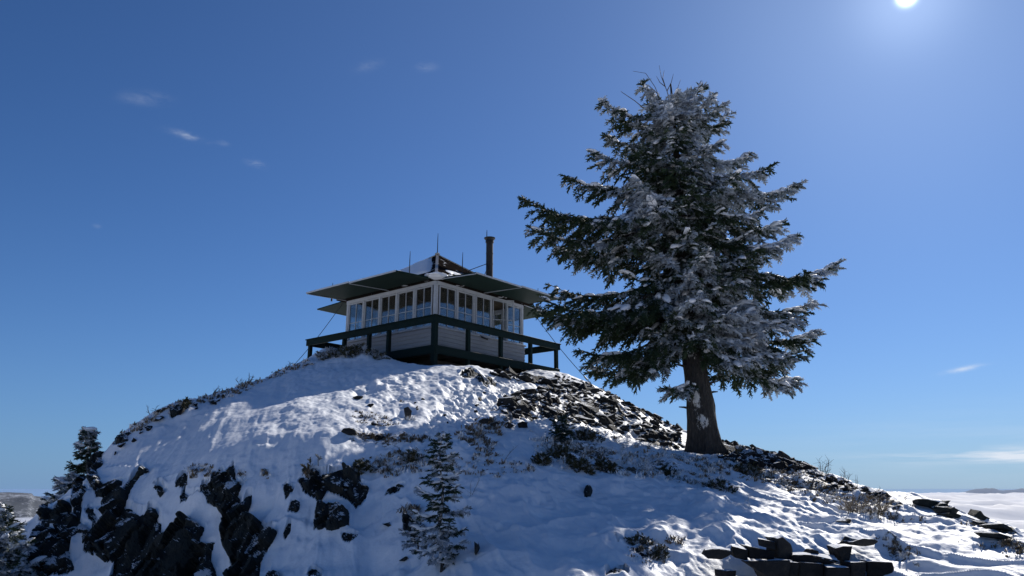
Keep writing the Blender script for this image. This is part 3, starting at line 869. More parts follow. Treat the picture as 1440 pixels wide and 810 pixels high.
for P, n, (s0, s1), lab, grp in SCR:
    uv = sample_poly(P, n, rng); H = hit(uv[:, 0], uv[:, 1], ZS)
    for k in range(n):
        x, y, z = H[k]
        s = s0 + (s1 - s0) * rng.random() ** 1.8
        o = bpy.data.objects.new('scree_rock', PROT[int(rng.integers(16))]); C.objects.link(o)
        o.location = (x, y, ground(x, y) + s * 0.08)
        o.rotation_mode = 'QUATERNION'; o.rotation_quaternion = slope_rot(x, y, rng)
        o.scale = (s * rng.uniform(.8, 1.2), s, s * rng.uniform(.7, 1.2))
        tag(o, lab, 'rock', grp)


def rubble():
    """smaller fragments between the slabs: one mass"""
    Vs, Fs = [], []; o = 0
    prot = []
    for me in PROT:
        bm = bmesh.new(); bm.from_mesh(me); bmesh.ops.triangulate(bm, faces=bm.faces)
        prot.append((np.array([v.co[:] for v in bm.verts]), np.array([[v.index for v in f.verts] for f in bm.faces]))); bm.free()
    for P, n in ((SA_MAIN, 420), (SA_LEFT, 90), (SA_DECK, 90), (SB, 300), ([(1140, 660), (1200, 683), (1250, 696), (1240, 702), (1190, 692), (1130, 668)], 60), ([(150, 628), (230, 574), (330, 548), (340, 556), (240, 590), (160, 640)], 30), ([(480, 560), (680, 545), (690, 600), (500, 610)], 14)):
        uv = sample_poly(P, n, rng); H = hit(uv[:, 0], uv[:, 1], ZS)
        for k in range(n):
            x, y, z = H[k]; v, f = prot[int(rng.integers(16))]
            s = 0.07 + 0.16 * rng.random() ** 1.6
            R = np.array(slope_rot(x, y, rng, 0.6).to_matrix())
            Vs.append((v * s * rng.uniform(.7, 1.3, 3)) @ R.T + [x, y, ground(x, y) + s * .1]); Fs.append(f + o); o += len(v)
    me = npmesh('rubble', np.vstack(Vs), [np.vstack(Fs)])
    tag(link('rubble', me, M['scree']), 'small dark stone fragments scattered between the scree slabs', 'rubble', kind='stuff')


rubble()


# ------------------------------------------------------------------ the lookout
ZR, ZD, ZW, ZSILL, ZAP = 4.84, 3.99, 6.21, 4.79, 7.96
HC, HD = 2.135, 3.03
cabin = empty('lookout_cabin', (CAB.x, CAB.y, 0), PHI)
tag(cabin, 'white fire lookout cabin with raised green shutters and railed deck on the summit', 'cabin')


def loc_(p):
    d = Vector((p.x - CAB.x, p.y - CAB.y))
    return Vector((d.dot(AX), d.dot(AY), p.z))


def wld(x, y, z=0.0):
    q = CAB + AX * x + AY * y
    return Vector((q.x, q.y, z))


def snow_sheet(o, e1, e2, nrm, L1, L2, thick, name, parent, seed, thresh=-0.1, step=0.07, edge=0.06, mask=None):
    """irregular layer of snow lying on a flat face: grid with thickness, thin parts melted away"""
    n1, n2 = max(4, int(L1 / step)), max(4, int(L2 / step))
    a, b = np.meshgrid(np.linspace(0, 1, n1 + 1), np.linspace(0, 1, n2 + 1), indexing='ij')
    s, t = a * L1, b * L2
    k = fbm(s * 1.3 + seed * 3.1, t * 1.3 + seed, o=4, s=seed)
    ed = np.minimum.reduce([a * L1, (1 - a) * L1, b * L2, (1 - b) * L2])
    h = (k - thresh) * 2.2 * sstep(-0.01, edge * 2, ed + 0.02 * k)
    if mask is not None: h = h * mask(a, b) - (1 - mask(a, b)) * 0.3
    th = thick * np.sqrt(np.clip(h, 0, 1)) * (0.8 + 0.3 * fbm(s * 5, t * 5, o=2, s=seed + 5))
    o, e1, e2, nrm = map(np.array, (o, e1, e2, nrm))
    P = o + s[..., None] * e1 + t[..., None] * e2 + nrm * (th[..., None] + np.where(h > 0, 0.004, -0.012)[..., None])
    idx = np.arange(P.shape[0] * P.shape[1]).reshape(P.shape[:2])
    kp = (h > -0.02)
    kq = kp[:-1, :-1] | kp[1:, :-1] | kp[1:, 1:] | kp[:-1, 1:]
    q = np.stack([idx[:-1, :-1], idx[1:, :-1], idx[1:, 1:], idx[:-1, 1:]], -1)[kq]
    if not len(q): return None
    # every separate patch of snow is a mesh of its own
    lab = np.arange(P.shape[0] * P.shape[1])
    while True:
        m_ = lab[q].min(1); new = lab.copy(); np.minimum.at(new, q.ravel(), np.repeat(m_, 4))
        if (new == lab).all(): break
        lab = new
    fl = lab[q[:, 0]]; out = None
    for L in np.unique(fl):
        qq = q[fl == L]
        if len(qq) < 10: continue
        used, inv = np.unique(qq, return_inverse=True)
        out = link(name, npmesh(name, P.reshape(-1, 3)[used], [inv.reshape(qq.shape)], True), M['snow'], parent)
    return out


m = MB(); m.box((0, 0, ZD - 0.03), (2 * HD - .12, 2 * HD - .12, .05))
for i in range(-4, 5): m.box((i * .66, 0, ZD - 0.13), (.05, 2 * HD - .2, .14))
m.build('deck', M['dark_timber'], cabin)
for k in range(4):
    m = MB(); m.box((0, -HD + .03, ZD - .125), (2 * HD + (.0 if k % 2 else -.125), .06, .25), bev=.006)
    o = m.build('deck_beam', M['green_paint'], cabin); o.rotation_euler.z = -k * PI / 2
    m = MB(); m.box((0, -HD + .02, ZR - .10), (2 * HD + (.06 if k % 2 else -.10), .05, .19), bev=.006)
    m.box((0, -HD + .03, ZR + .012), (2 * HD + (.10 if k % 2 else -.14), .13, .035), bev=.006)
    o = m.build('handrail', M['green_paint'], cabin); o.rotation_euler.z = -k * PI / 2
# posts: (x, y) in cabin space; they run down to the ground
px = [(-HD + .09, -HD + .09)] + [(-HD + .09 + 2 * HD * t - .09, -HD + .10) for t in (.25, .5, .75)] + [(HD - .09, -HD + .09)]
px += [(-HD + .10, -HD + 2 * HD * t) for t in (.34, .49, .69)] + [(-HD + .09, HD - .09), (HD - .09, HD - .09)]
px += [(-HD + 2 * HD * t, HD - .10) for t in (.3, .62)] + [(HD - .10, -HD + 2 * HD * t) for t in (.3, .62)]
for i, (x, y) in enumerate(px):
    w = wld(x, y); g = min(ground(w.x, w.y), ZD - .3) - .15
    s = .15 if i == 0 else .115
    m = MB(); m.box((x, y, (g + ZR - .01) / 2), (s, s, ZR - .01 - g), bev=.006)
    m.build('railing_post', M['green_paint'], cabin)
m = MB(); m.box((0, 0, (2.6 + ZD - .2) / 2), (2 * HC - .3, 2 * HC - .3, ZD - .2 - 2.6))
m.build('foundation', M['stone_base'], cabin)
m = MB(); m.box((0, 0, ZD + .01), (2 * HC - .06, 2 * HC - .06, .03)); m.build('floor_boards', M['inner_wood'], cabin)
m = MB(); m.box((0, 0, ZW + .005), (2 * HC - .02, 2 * HC - .02, .03)); m.build('ceiling_boards', M['inner_wood'], cabin)

NW = 5; CPW = .10; BAY = (2 * HC - 2 * CPW) / NW
ZT1 = 6.10


def sash(w, h):
    """window with two by two lights, hinge edge at x=0, bottom at z=0"""
    m = MB(); f = .035
    m.box((w / 2, 0, f / 2), (w, .035, f)); m.box((w / 2, 0, h - f / 2), (w, .035, f))
    m.box((f / 2, 0, h / 2), (f, .035, h - 2 * f)); m.box((w - f / 2, 0, h / 2), (f, .035, h - 2 * f))
    m.box((w / 2, 0, h / 2), (.022, .03, h - 2 * f)); m.box((w * .25 + .003, 0, h * .47), (w / 2 - f, .026, .022)); m.box((w * .75 - .003, 0, h * .47), (w / 2 - f, .026, .022))
    return m


w_, h_ = BAY - .09, ZT1 - ZSILL - .03
sm = sash(w_, h_).build('window', M['white_paint'], None).data
C.objects.unlink(bpy.data.objects['window']); bpy.data.objects.remove(bpy.data.objects['window'])
g = MB(); g.box((w_ / 2, 0, h_ / 2), (w_ - .07, .006, h_ - .07)); go = g.build('pane', M['glass'], None); gm = go.data; bpy.data.objects.remove(go)
for k in range(4):
    rz = -k * PI / 2
    # siding: lapped boards
    m = MB(); nb = 6; zb = ZD + .0; bh = (ZSILL - .05 - zb) / nb
    L = 2 * HC + (0.0 if k % 2 else -.0)
    for j in range(nb):
        z0 = zb + j * bh; t0, t1 = .055, .03
        pts = [(-HC - .03, -HC - t0, z0), (-HC - .03, -HC - t1, z0 + bh + .004), (-HC - .03, -HC + .02, z0 + bh + .004), (-HC - .03, -HC + .02, z0)]
        if k % 2: pts = [(x + .055, y, z) for x, y, z in pts]
        m.prism(pts, (2 * HC + .06 - (.11 if k % 2 else 0), 0, 0))
    o = m.build('siding', M['siding_paint'], cabin); o.rotation_euler.z = rz
    m = MB(); m.box((0, -HC - .03, ZSILL - .02), (2 * HC + (.14 if k % 2 else .02), .12, .045), bev=.004)
    o = m.build('sill', M['white_paint'], cabin); o.rotation_euler.z = rz
    m = MB(); m.box((0, -HC - .005, (ZT1 + ZW) / 2 - .003), (2 * HC - (.0 if k % 2 else .07), .06, ZW - ZT1), bev=.004)
    o = m.build('header_board', M['white_paint'], cabin); o.rotation_euler.z = rz
    for j in range(1, NW):
        m = MB(); m.box((-HC + CPW + j * BAY, -HC, (ZSILL + ZT1) / 2), (.085, .07, ZT1 - ZSILL - .004), bev=.004)
        m.box((-HC + CPW + j * BAY, -HC - .042, (ZSILL + ZT1) / 2), (.05, .014, ZT1 - ZSILL - .012))
        o = m.build('window_post', M['white_paint'], cabin); o.rotation_euler.z = rz
    m = MB(); m.box((-HC + .045, -HC + .045, (ZSILL + ZW) / 2), (.11, .11, ZW - ZSILL - .008), bev=.006)
    o = m.build('corner_post', M['white_paint'], cabin); o.rotation_euler.z = rz
    R = Matrix.Rotation(rz, 4, 'Z')
    for j in range(NW):
        p = R @ Vector((-HC + CPW + j * BAY + .045, -HC - .005, ZSILL + .012))
        wo = link('window', sm, None, cabin); wo.location = p; wo.rotation_euler.z = rz
        if k == 0 and j == 2:
            wo.location = p + Vector((0, -.045, 0)); wo.rotation_euler.z = rz
        if k == 0 and j == 3:
            wo.location = p + Vector((0, -.05, 0.01)); wo.rotation_euler.z = rz - math.radians(38)
            wo['label'] = 'white window sash swung open'
        if j in (1, 2) and k in (1,) and False: pass
        link('pane', gm, None, wo)
    # shutters, two per side
    for j in (0, 1):
        x0 = -HC - .02 + j * (HC + .03); x1 = x0 + HC + .0
        zo = 6.15 + (0.015 if (j + k) % 2 else -0.01); zi = ZW + .03; o0, o1 = HC + .035, HC + 1.66
        m = MB(); m.prism([(x0, -o0, zi), (x0, -o1, zo), (x0, -o1, zo + .035), (x0, -o0, zi + .035)], (x1 - x0, 0, 0))
        dz = (zo - zi)
        e = Vector((0, -(o1 - o0), dz)).normalized(); n_ = Vector((0, e.z, -e.y)); n_ = n_ if n_.z > 0 else -n_
        sh = m.build('shutter', M['shutter_green'], cabin); sh.rotation_euler.z = rz
        m = MB()
        a_ = Vector(((x0 + x1) / 2, -o1 - .006, zo + .018)); m.box(a_, (x1 - x0, .012, .05))
        m.box((x0 + .012, -(o0 + o1) / 2, (zi + zo) / 2 - .012), (.02, o1 - o0 - .02, .02), Matrix.Rotation(math.atan2(zi - zo, o1 - o0), 4, 'X'))
        m.build('edge_strip', M['white_paint'], sh)
        snow_sheet((x0 + .02, -o0 - .01, zi + .036), (1, 0, 0), tuple(e), tuple(n_), x1 - x0 - .04, 1.58, .05, 'snow', sh, 31 + k * 2 + j, thresh=-0.35)
# roof
HR = 2.40; ZE = 6.30
m = MB(); c4 = [(-HR, -HR, ZE), (HR, -HR, ZE), (HR, HR, ZE), (-HR, HR, ZE)]
bt = [m.bm.verts.new(p) for p in c4]; lo = [m.bm.verts.new((x, y, ZE - .07)) for x, y, z in c4]; ap = m.bm.verts.new((0, 0, ZAP))
for i in range(4):
    j = (i + 1) % 4; m.bm.faces.new((bt[i], bt[j], ap)); m.bm.faces.new((lo[j], lo[i], bt[i], bt[j])[::-1])
m.bm.faces.new(lo)
roof = m.build('roof', M['shingle'], cabin)
m = MB()
for cx_, cy_ in ((-1, -1), (1, -1), (1, 1), (-1, 1)):
    m.bar((cx_ * HR, cy_ * HR, ZE + .015), (0, 0, ZAP + .015), .09, .02)
m.box((0, 0, ZAP + .03), (.14, .14, .08), bev=.02)
m.build('ridge_cap', M['ridge_metal'], roof)
sl = math.hypot(HR, ZAP - ZE)
# snow on roof faces
for k, th, tt, msk in ((1, .07, -.75, lambda a, b: sstep(.0, .04, a - .5 * b) * sstep(.03, .12, 1 - a - .5 * b) * sstep(0, .15, 1.12 - a - .4 * (b < .2))),
                       (0, .05, .22, lambda a, b: sstep(.02, .1, np.minimum(a - .5 * b, 1 - a - .5 * b)) * (b < .6)),
                       (2, .09, -.4, lambda a, b: sstep(.02, .1, np.minimum(a - .5 * b, 1 - a - .5 * b))),
                       (3, .09, -.3, lambda a, b: sstep(.02, .1, np.minimum(a - .5 * b, 1 - a - .5 * b)))):
    R = Matrix.Rotation(-k * PI / 2, 3, 'Z')
    up_ = R @ Vector((0, HR, ZAP - ZE)).normalized(); n_ = R @ Vector((0, -(ZAP - ZE), HR)).normalized(); e_ = R @ Vector((1, 0, 0))
    snow_sheet(tuple(R @ Vector((-HR, -HR, ZE))), tuple(e_), tuple(up_), tuple(n_), 2 * HR, sl, th, 'snow', roof, 50 + k, thresh=tt, mask=msk, edge=.02)
# heap of snow at the eave corner over the near corner, between the shutters
bm = bmesh.new(); bmesh.ops.create_icosphere(bm, subdivisions=4, radius=1)
for v in bm.verts:
    n = float(fbm(np.array([v.co.x * 2]), np.array([v.co.y * 2]), np.array([v.co.z * 2]), o=3, s=3)[0])
    v.co = Vector((v.co.x * .34, v.co.y * .34, v.co.z * .09)) * (1 + .3 * n)
me = bpy.data.meshes.new('snow'); bm.to_mesh(me); bm.free(); me.polygons.foreach_set('use_smooth', [True] * len(me.polygons))
for (x, y, r) in ((-HC - .12, -HC - .12, 0),):
    o = link('snow', me, M['snow'] if not me.materials else None, roof); o.location = (x, y, ZE + .0); o.rotation_euler.z = r
# stove pipe
cx, cy = 1.54, -1.085
zt = at(688, 334, wld(cx, cy).y).z
m = MB(); m.tube([(cx, cy, 6.9), (cx, cy, zt - .13)], .125, 16)
m.tube([(cx, cy, 7.02), (cx, cy, 7.08), (cx, cy, 7.2)], [.26, .25, .15], 16)
m.tube([(cx, cy, zt - .62), (cx, cy, zt - .60)], .135, 16); m.tube([(cx, cy, zt - 1.0), (cx, cy, zt - .98)], .133, 16)
pipe = m.build('stove_pipe', M['stove_metal'], cabin)
m = MB(); m.tube([(cx, cy, zt - .2), (cx, cy, zt - .1)], .15, 16); m.tube([(cx, cy, zt - .1), (cx, cy, zt - .05), (cx, cy, zt - .02), (cx, cy, zt)], [.15, .20, .205, .12], 16)
m.build('cap', M['black_iron'], pipe)
for ddx, ddy in ((-1.1, .1), (-.75, -.35)):
    m = MB(); xx, yy = cx + ddx, cy + ddy; zz = ZE + (ZAP - ZE) * (1 - max(abs(xx), abs(yy)) / HR)
    m.tube([(cx, cy, zt - .95), (xx, yy, zz)], .014, 6); m.build('pipe_brace', M['black_iron'], pipe)
for x, y, z0, L in ((0, 0, ZAP + .05, .75), (-HR + .05, -1.15, ZE, 1.0), (-1.2, -HR + .05, ZE, 1.0), (cx - .1, cy + .05, zt - .05, .33), (-HR - .12, HR + .1, ZE - .05, .6), (-HR + .4, HR, ZE, .35), (HR + .12, -HR - .1, ZE - .05, .6), (HR, -HR + .5, ZE, .35)):
    m = MB(); m.tube([(x, y, z0), (x, y, z0 + L * .7), (x + .005, y, z0 + L)], [.018, .014, .008], 6); m.tube([(x, y, z0 - .05), (x, y, z0 + .04)], .03, 8)
    m.build('lightning_rod', M['black_iron'], cabin)
# guy cables to ground anchors
for a_, b_ in ((at(483, 425, 25.5), at(398, 530, 25.6)), (at(749, 438, 26.3), hit1(842, 551, ZS)), (wld(HR, HR, 6.2), wld(7, 6, 0))):
    a_, b_ = loc_(a_), loc_(b_)
    pts = [a_.lerp(b_, t) - Vector((0, 0, .12 * math.sin(PI * t))) for t in [i / 10 for i in range(11)]]
    m = MB(); m.tube(pts, .010, 5); m.tube([pts[8].lerp(pts[9], .2), pts[8].lerp(pts[9], .6)], .022, 6)
    m.build('guy_cable', M['cable'], cabin)
# iron latch hanging on the sill by the open window, and glimpses of furniture
m = MB(); m.box((.02, -HC - .1, ZSILL - .07), (.32, .03, .06), Matrix.Rotation(.1, 4, 'Y'), bev=.01); m.tube([(-.2, -HC - .1, ZSILL - .02), (.02, -HC - .1, ZSILL - .05)], .012, 6)
m.build('sill_latch', M['black_iron'], cabin)
tb = empty('table', tuple(wld(.3, .2, ZD + .025)), PHI); tag(tb, 'dark wooden table inside the lookout behind the windows', 'table')
m = MB(); m.box((0, 0, .80), (.8, .8, .04), bev=.01); m.build('tabletop', M['inner_wood'], tb)
for sx in (-1, 1):
    for sy in (-1, 1): m = MB(); m.box((sx * .33, sy * .33, .39), (.07, .07, .78)); m.build('leg', M['inner_wood'], tb)

# ------------------------------------------------------------------ conifers


def finger(rng, n=3, needles=4, fat=1.0):
    xs = [0, .4, .8]; rs = [.06, .12, .085]
    V = []; Fc = []
    for x, r in zip(xs, rs):
        for j in range(n):
            a = 2 * PI * j / n + rng.uniform(-.3, .3); rr = r * fat * rng.uniform(.8, 1.25)
            V.append((x, rr * math.cos(a), rr * math.sin(a)))
    V.append((1, rng.uniform(-.05, .05), rng.uniform(-.05, .05)))
    for i in range(2):
        for j in range(n):
            a, b, c, d = i * n + j, i * n + (j + 1) % n, (i + 1) * n + (j + 1) % n, (i + 1) * n + j
            Fc += [(a, b, c), (a, c, d)]
    for j in range(n): Fc.append((2 * n + j, 2 * n + (j + 1) % n, 3 * n))
    for k in range(needles):
        x = rng.uniform(.1, .95); a = rng.uniform(0, 2 * PI); o = len(V); L = rng.uniform(.2, .32) * (0.7 + .3 * fat)
        dy, dz = math.cos(a), math.sin(a)
        V += [(x - .05, 0, 0), (x + .06, 0, 0), (x + L * .6, dy * L, dz * L)]
        Fc.append((o, o + 1, o + 2))
    return np.array(V), np.array(Fc)


def sprig(seed, nf=5, needles=4, fat=1.0):
    rng = np.random.default_rng(seed); Vs = []; Fs = []; o = 0
    V, Fc = finger(rng, needles=needles, fat=fat); Vs.append(V); Fs.append(Fc); o += len(V)
    for k in range(nf - 1):
        V, Fc = finger(rng, needles=needles, fat=fat * 1.1)
        L = rng.uniform(.42, .62) * (1 - .12 * (k // 2)); a = math.radians(rng.uniform(20, 46)) * (1 if k % 2 else -1); t = rng.uniform(-.5, .25)
        V = V * [L, L * 1.1, L * 1.1]
        R = np.array((Matrix.Rotation(a, 3, 'Z') @ Matrix.Rotation(t, 3, 'Y')))
        V = V @ R.T + [.12 + .28 * (k // 2) + rng.uniform(0, .08), 0, 0]
        Vs.append(V); Fs.append(Fc + o); o += len(V)
    V = np.vstack(Vs); V[:, 2] -= .16 * V[:, 0] ** 2
    return V, np.vstack(Fs)


def scatter(templates, pos, X, up, scale, frost, rng, wide=None):
    """place templates on frames; returns verts, tris, frost"""
    pos = np.asarray(pos, float); X = np.asarray(X, float); up = np.asarray(up, float); scale = np.asarray(scale, float)
    X = X / np.linalg.norm(X, axis=1)[:, None]
    Y = np.cross(up, X); Y /= np.maximum(np.linalg.norm(Y, axis=1), 1e-6)[:, None]; Z = np.cross(X, Y)
    which = rng.integers(0, len(templates), len(pos)); Vs, Fs, Fr = [], [], []; o = 0
    for k, (V, Fc) in enumerate(templates):
        s = which == k
        if not s.any(): continue
        w = np.ones(s.sum()) if wide is None else wide[s]
        P = (pos[s][:, None, :] + scale[s][:, None, None] * (V[None, :, 0:1] * X[s][:, None, :] + w[:, None, None] * (V[None, :, 1:2] * Y[s][:, None, :] + V[None, :, 2:3] * Z[s][:, None, :])))
        n = s.sum(); m = len(V)
        Vs.append(P.reshape(-1, 3)); Fs.append((Fc[None] + (o + np.arange(n) * m)[:, None, None]).reshape(-1, 3)); Fr.append(np.repeat(frost[s], m)); o += n * m
    return np.vstack(Vs), np.vstack(Fs), np.concatenate(Fr)


SPR = [sprig(k, 5, 5, .85) for k in range(6)]
SPS = [sprig(20 + k, 5, 5, 0.8) for k in range(5)]
_b = bmesh.new(); bmesh.ops.create_icosphere(_b, subdivisions=2, radius=1); _b.verts.index_update()
ICO = (np.array([v.co[:] for v in _b.verts]), np.array([[v.index for v in f.verts] for f in _b.faces])); _b.free()


def lump(seed):
    V, Fc = ICO; d = fbm(V[:, 0] * 1.6 + seed, V[:, 1] * 1.6, V[:, 2] * 1.6, o=3, s=seed)
    W = V * (1 + .55 * d)[:, None]; W[:, 2] = W[:, 2] * np.where(W[:, 2] < 0, .3, .55); W[:, 2] -= .3 * W[:, 0] ** 2 + .25 * W[:, 1] ** 2
    return W, Fc


LUMPS = [lump(k) for k in range(6)]


def tubes_mesh(paths, n=5):
    """many tapered tubes -> verts, quads"""
    Vs, Fs = [], []; o = 0
    for pts, rad in paths:
        pts = np.asarray(pts, float); k = len(pts); T = np.gradient(pts, axis=0); T /= np.maximum(np.linalg.norm(T, axis=1), 1e-9)[:, None]
        ref = np.array([0, 0, 1.]) if abs(T[0][2]) < .9 else np.array([1., 0, 0])
        A = np.cross(T, ref); A /= np.maximum(np.linalg.norm(A, axis=1), 1e-9)[:, None]; B = np.cross(T, A)
        ang = 2 * PI * np.arange(n) / n
        R = pts[:, None] + np.asarray(rad)[:, None, None] * (np.cos(ang)[None, :, None] * A[:, None] + np.sin(ang)[None, :, None] * B[:, None])
        idx = o + np.arange(k * n).reshape(k, n); nx = np.roll(idx, -1, axis=1)
        Fs.append(np.stack([idx[:-1], nx[:-1], nx[1:], idx[1:]], -1).reshape(-1, 4)); Vs.append(R.reshape(-1, 3)); o += k * n
    return np.vstack(Vs), np.vstack(Fs)


def interp_axis(AXP, z):
    zs = [p[2] for p in AXP]
    return np.array([np.interp(z, zs, [p[0] for p in AXP]), np.interp(z, zs, [p[1] for p in AXP]), z])


def conifer(name, label, AXP, radii, branches, sl, sp, frostf, rng, group=None, snow=0.0, templates=None, frost_bark=None, spread=0.42, sag=.10, cat='tree', bl_min=.22, droop=.22, trunkn=14):
    """AXP: trunk axis points (bottom to top), branches: (base_z, tip vector). Everything relative to the foot."""
    templates = templates or SPR
    foot = Vector(AXP[0]); AXP = [np.array(p, float) for p in AXP]
    root = empty(name, foot); tag(root, label, cat, group)
    f0 = np.array(foot)
    # trunk
    zs = np.linspace(AXP[0][2], AXP[-1][2], 60); ax = np.array([interp_axis(AXP, z) for z in zs]); rd = np.interp(zs, [p[2] for p in AXP], radii)
    n = 40; ang = 2 * PI * np.arange(n) / n; V = []
    for i, z in enumerate(zs):
        hz = (z - zs[0])
        fl = np.exp(-hz / (radii[0] * .9)) * .6
        lob = 1 + fl * (0.5 * np.cos(ang * 5 + 1.2) + .35 * np.cos(ang * 3 + .4)) + .09 * vn(np.cos(ang) * 2.2 + 5, np.sin(ang) * 2.2, np.full(n, z * 2.2), s=8) + .04 * vn(np.cos(ang) * 7, np.sin(ang) * 7, np.full(n, z * 4), s=9) + .05 * np.cos(ang * 2 + z)
        V.append(np.column_stack([ax[i, 0] + rd[i] * lob * np.cos(ang), ax[i, 1] + rd[i] * lob * np.sin(ang), np.full(n, z)]))
    V = np.vstack(V) - f0; idx = np.arange(60 * n).reshape(60, n); nx = np.roll(idx, -1, axis=1)
    q = np.stack([idx[:-1], nx[:-1], nx[1:], idx[1:]], -1).reshape(-1, 4)
    fb = np.zeros(len(V)) if frost_bark is None else frost_bark(V + f0)
    link('trunk', npmesh('trunk', V, [q], True, {'frost': fb}), M['bark'], root)
    limbs, pos, X, S, FR, W = [], [], [], [], [], []
    sn = []
    for bz, tip, fo in branches:
        b = interp_axis(AXP, bz); tip = np.array(tip, float); d = tip - b; L = np.linalg.norm(d)
        hd = np.array([d[0], d[1], 0]); hl = np.linalg.norm(hd) + 1e-6
        ts = np.linspace(0, 1, 12)
        side = np.array([-d[1], d[0], 0]) / hl
        wob = rng.normal(0, .02) * L
        cur = b + d * ts[:, None] + np.array([0, 0, 1.0]) * (-sag * L * np.sin(PI * ts) * (0.6 + .8 * ts) + .04 * L * ts ** 6)[:, None] + side * (wob * np.sin(PI * ts * 1.3))[:, None]
        r0 = max(.010 * L + .004, .006) * (1.4 if L > 1.2 else 1)
        limbs.append((cur - f0, r0 * (1 - .85 * ts)))

        def cat_(t): return np.array([np.interp(t, ts, cur[:, i]) for i in range(3)])
        nb = max(3, int(L / sp)); sgn = 1
        for i in range(nb + 1):
            t = .10 + .90 * (i + rng.uniform(-.3, .3)) / nb; t = min(max(t, .05), 1)
            p = cat_(t); tan = cat_(min(t + .05, 1.0)) - cat_(max(t - .05, 0)); tan /= np.linalg.norm(tan) + 1e-9
            bl = (L * spread * (1 - t) ** .8 * (0.5 + .5 * min(1, t * 3)) + bl_min) * rng.uniform(.7, 1.15)
            for sgn in (-1, 1):
                a = math.radians(rng.uniform(42, 68))
                dr = tan * math.cos(a) + side * sgn * math.sin(a); dr[2] -= rng.uniform(.3, 1.4) * droop; dr /= np.linalg.norm(dr)
                m = max(1, int(round(bl / (sl * .62))))
                end = p + dr * bl + np.array([0, 0, -.25 * droop * bl])
                limbs.append((np.array([p, (p + end) / 2 + [0, 0, .03 * bl], end]) - f0, np.array([.006, .004, .002]) * (sl / .25)))
                for k in range(m):
                    tt = (k + .35 + rng.uniform(-.2, .2)) / m
                    q_ = p + dr * bl * tt + np.array([0, 0, -.25 * droop * bl * tt ** 2])
                    for s2 in ((-1, 1) if k < m - 1 else (0,)):
                        dd = dr + s2 * rng.uniform(.35, .8) * np.cross(dr, [0, 0, 1]) + rng.normal(0, .16, 3); dd[2] -= rng.uniform(-.1, .7) * droop * 1.6
                        pos.append(q_); X.append(dd); S.append(sl * rng.uniform(.75, 1.2)); 
                if snow and rng.random() < snow and bl > sl:
                    sn.append((p + dr * bl * rng.uniform(.2, .6) + [0, 0, sl * .12], dr, bl * rng.uniform(.28, .5)))
            pos.append(p); X.append(tan + rng.normal(0, .2, 3)); S.append(sl * rng.uniform(.8, 1.2)); 
            if snow and rng.random() < snow * 2.5: sn.append((p + [0, 0, sl * .2], tan, sl * rng.uniform(.8, 1.7)))
    FR = frostf(np.array(pos), 1) + rng.normal(0, .17, len(pos)); W = 1 + .5 * np.clip(FR, 0, 1)
    upv = np.tile([0, 0, 1.0], (len(pos), 1)) + rng.normal(0, .35, (len(pos), 3))
    V, T, FRV = scatter(templates, pos, X, upv, S, FR, rng, W)
    crown = link('crown', npmesh('crown', V - f0, [T], False, {'frost': FRV}), M['needles'], root)
    LV, LF = tubes_mesh(limbs, 5)
    link('limbs', npmesh('limbs', LV, [LF], True, {'frost': np.full(len(LV), .35)}), M['bark'], crown)
    if sn:
        ff = frostf(np.array([s[0] for s in sn]), 1); sn = [s for s, f in zip(sn, ff) if f > rng.uniform(.1, .6)]
        P = np.array([s[0] for s in sn]); D = np.array([s[1] for s in sn]); Z = np.array([s[2] for s in sn])
        Z = np.minimum(Z * np.random.default_rng(9).uniform(.5, 1.0, len(Z)), sl * np.random.default_rng(2).uniform(.4, 1.15, len(Z))); V, T, _ = scatter(LUMPS, P, D, np.tile([0, 0, 1.], (len(P), 1)), Z, np.zeros(len(P)), rng, np.random.default_rng(3).uniform(.35, .6, len(P)))
        link('snow', npmesh('snow', V - f0, [T], True), M['snow'], crown)
    print(name, 'sprigs', len(pos), 'verts', len(V))
    return root


# ---- the big fir
YT = 17.0
rng = np.random.default_rng(21)
tp = [(990, 652, 29), (989, 637, 26), (987, 622, 22), (985, 600, 19.5), (985, 565, 19), (980, 532, 16.5), (972, 495, 13.5), (969, 440, 12), (963, 380, 9.5), (957, 300, 7), (951, 220, 5), (946, 150, 2.5), (943, 118, 1.2)]
AXB = [tuple(at(u, v, YT)) for u, v, r in tp]; RB_ = [r * YT / F for u, v, r in tp]
vz = lambda v: float(np.interp(v, [p[1] for p in tp][::-1], [a[2] for a in AXB][::-1]))
BR = []
EX = [(850, 149, 168, -.3), (853, 196, 195, .5), (838, 221, 220, -.5), (797, 254, 250, .3), (738, 289, 285, -.2), (770, 300, 290, -1.0), (747, 330, 305, -.6), (781, 352, 330, .4), 
      (757, 442, 400, -.3), (775, 408, 385, .6), (765, 432, 392, -1.2), (790, 455, 415, .2), (820, 500, 450, -.5), (835, 527, 462, .3), (884, 522, 478, -.4), (898, 522, 470, .5), (870, 505, 470, .9),
      (1018, 150, 172, -.2), (1020, 168, 188, .5), (1012, 205, 200, -.4), (1052, 222, 218, .6), (1079, 241, 236, -.3), (1122, 264, 255, .2), (1075, 300, 285, -.8), (1100, 318, 300, .5), (1112, 342, 320, -.4), (1175, 380, 362, .1),
      (1130, 392, 372, -.7), (1141, 433, 405, .3), (1125, 452, 420, -.5), (1143, 475, 440, .4), (1132, 500, 455, -.6), (1121, 540, 470, .0), (1095, 520, 468, .8), (1024, 512, 468, -.5), (1060, 510, 466, -.9),
      (905, 123, 158, -.1), (920, 135, 150, .3), (985, 124, 158, .1), (1000, 142, 165, -.4), (965, 130, 150, .2), (868, 168, 182, .1)]
for u, v, bv, dy in EX:
    BR.append((vz(bv), tuple(at(u, v, YT + dy)), 1.0))
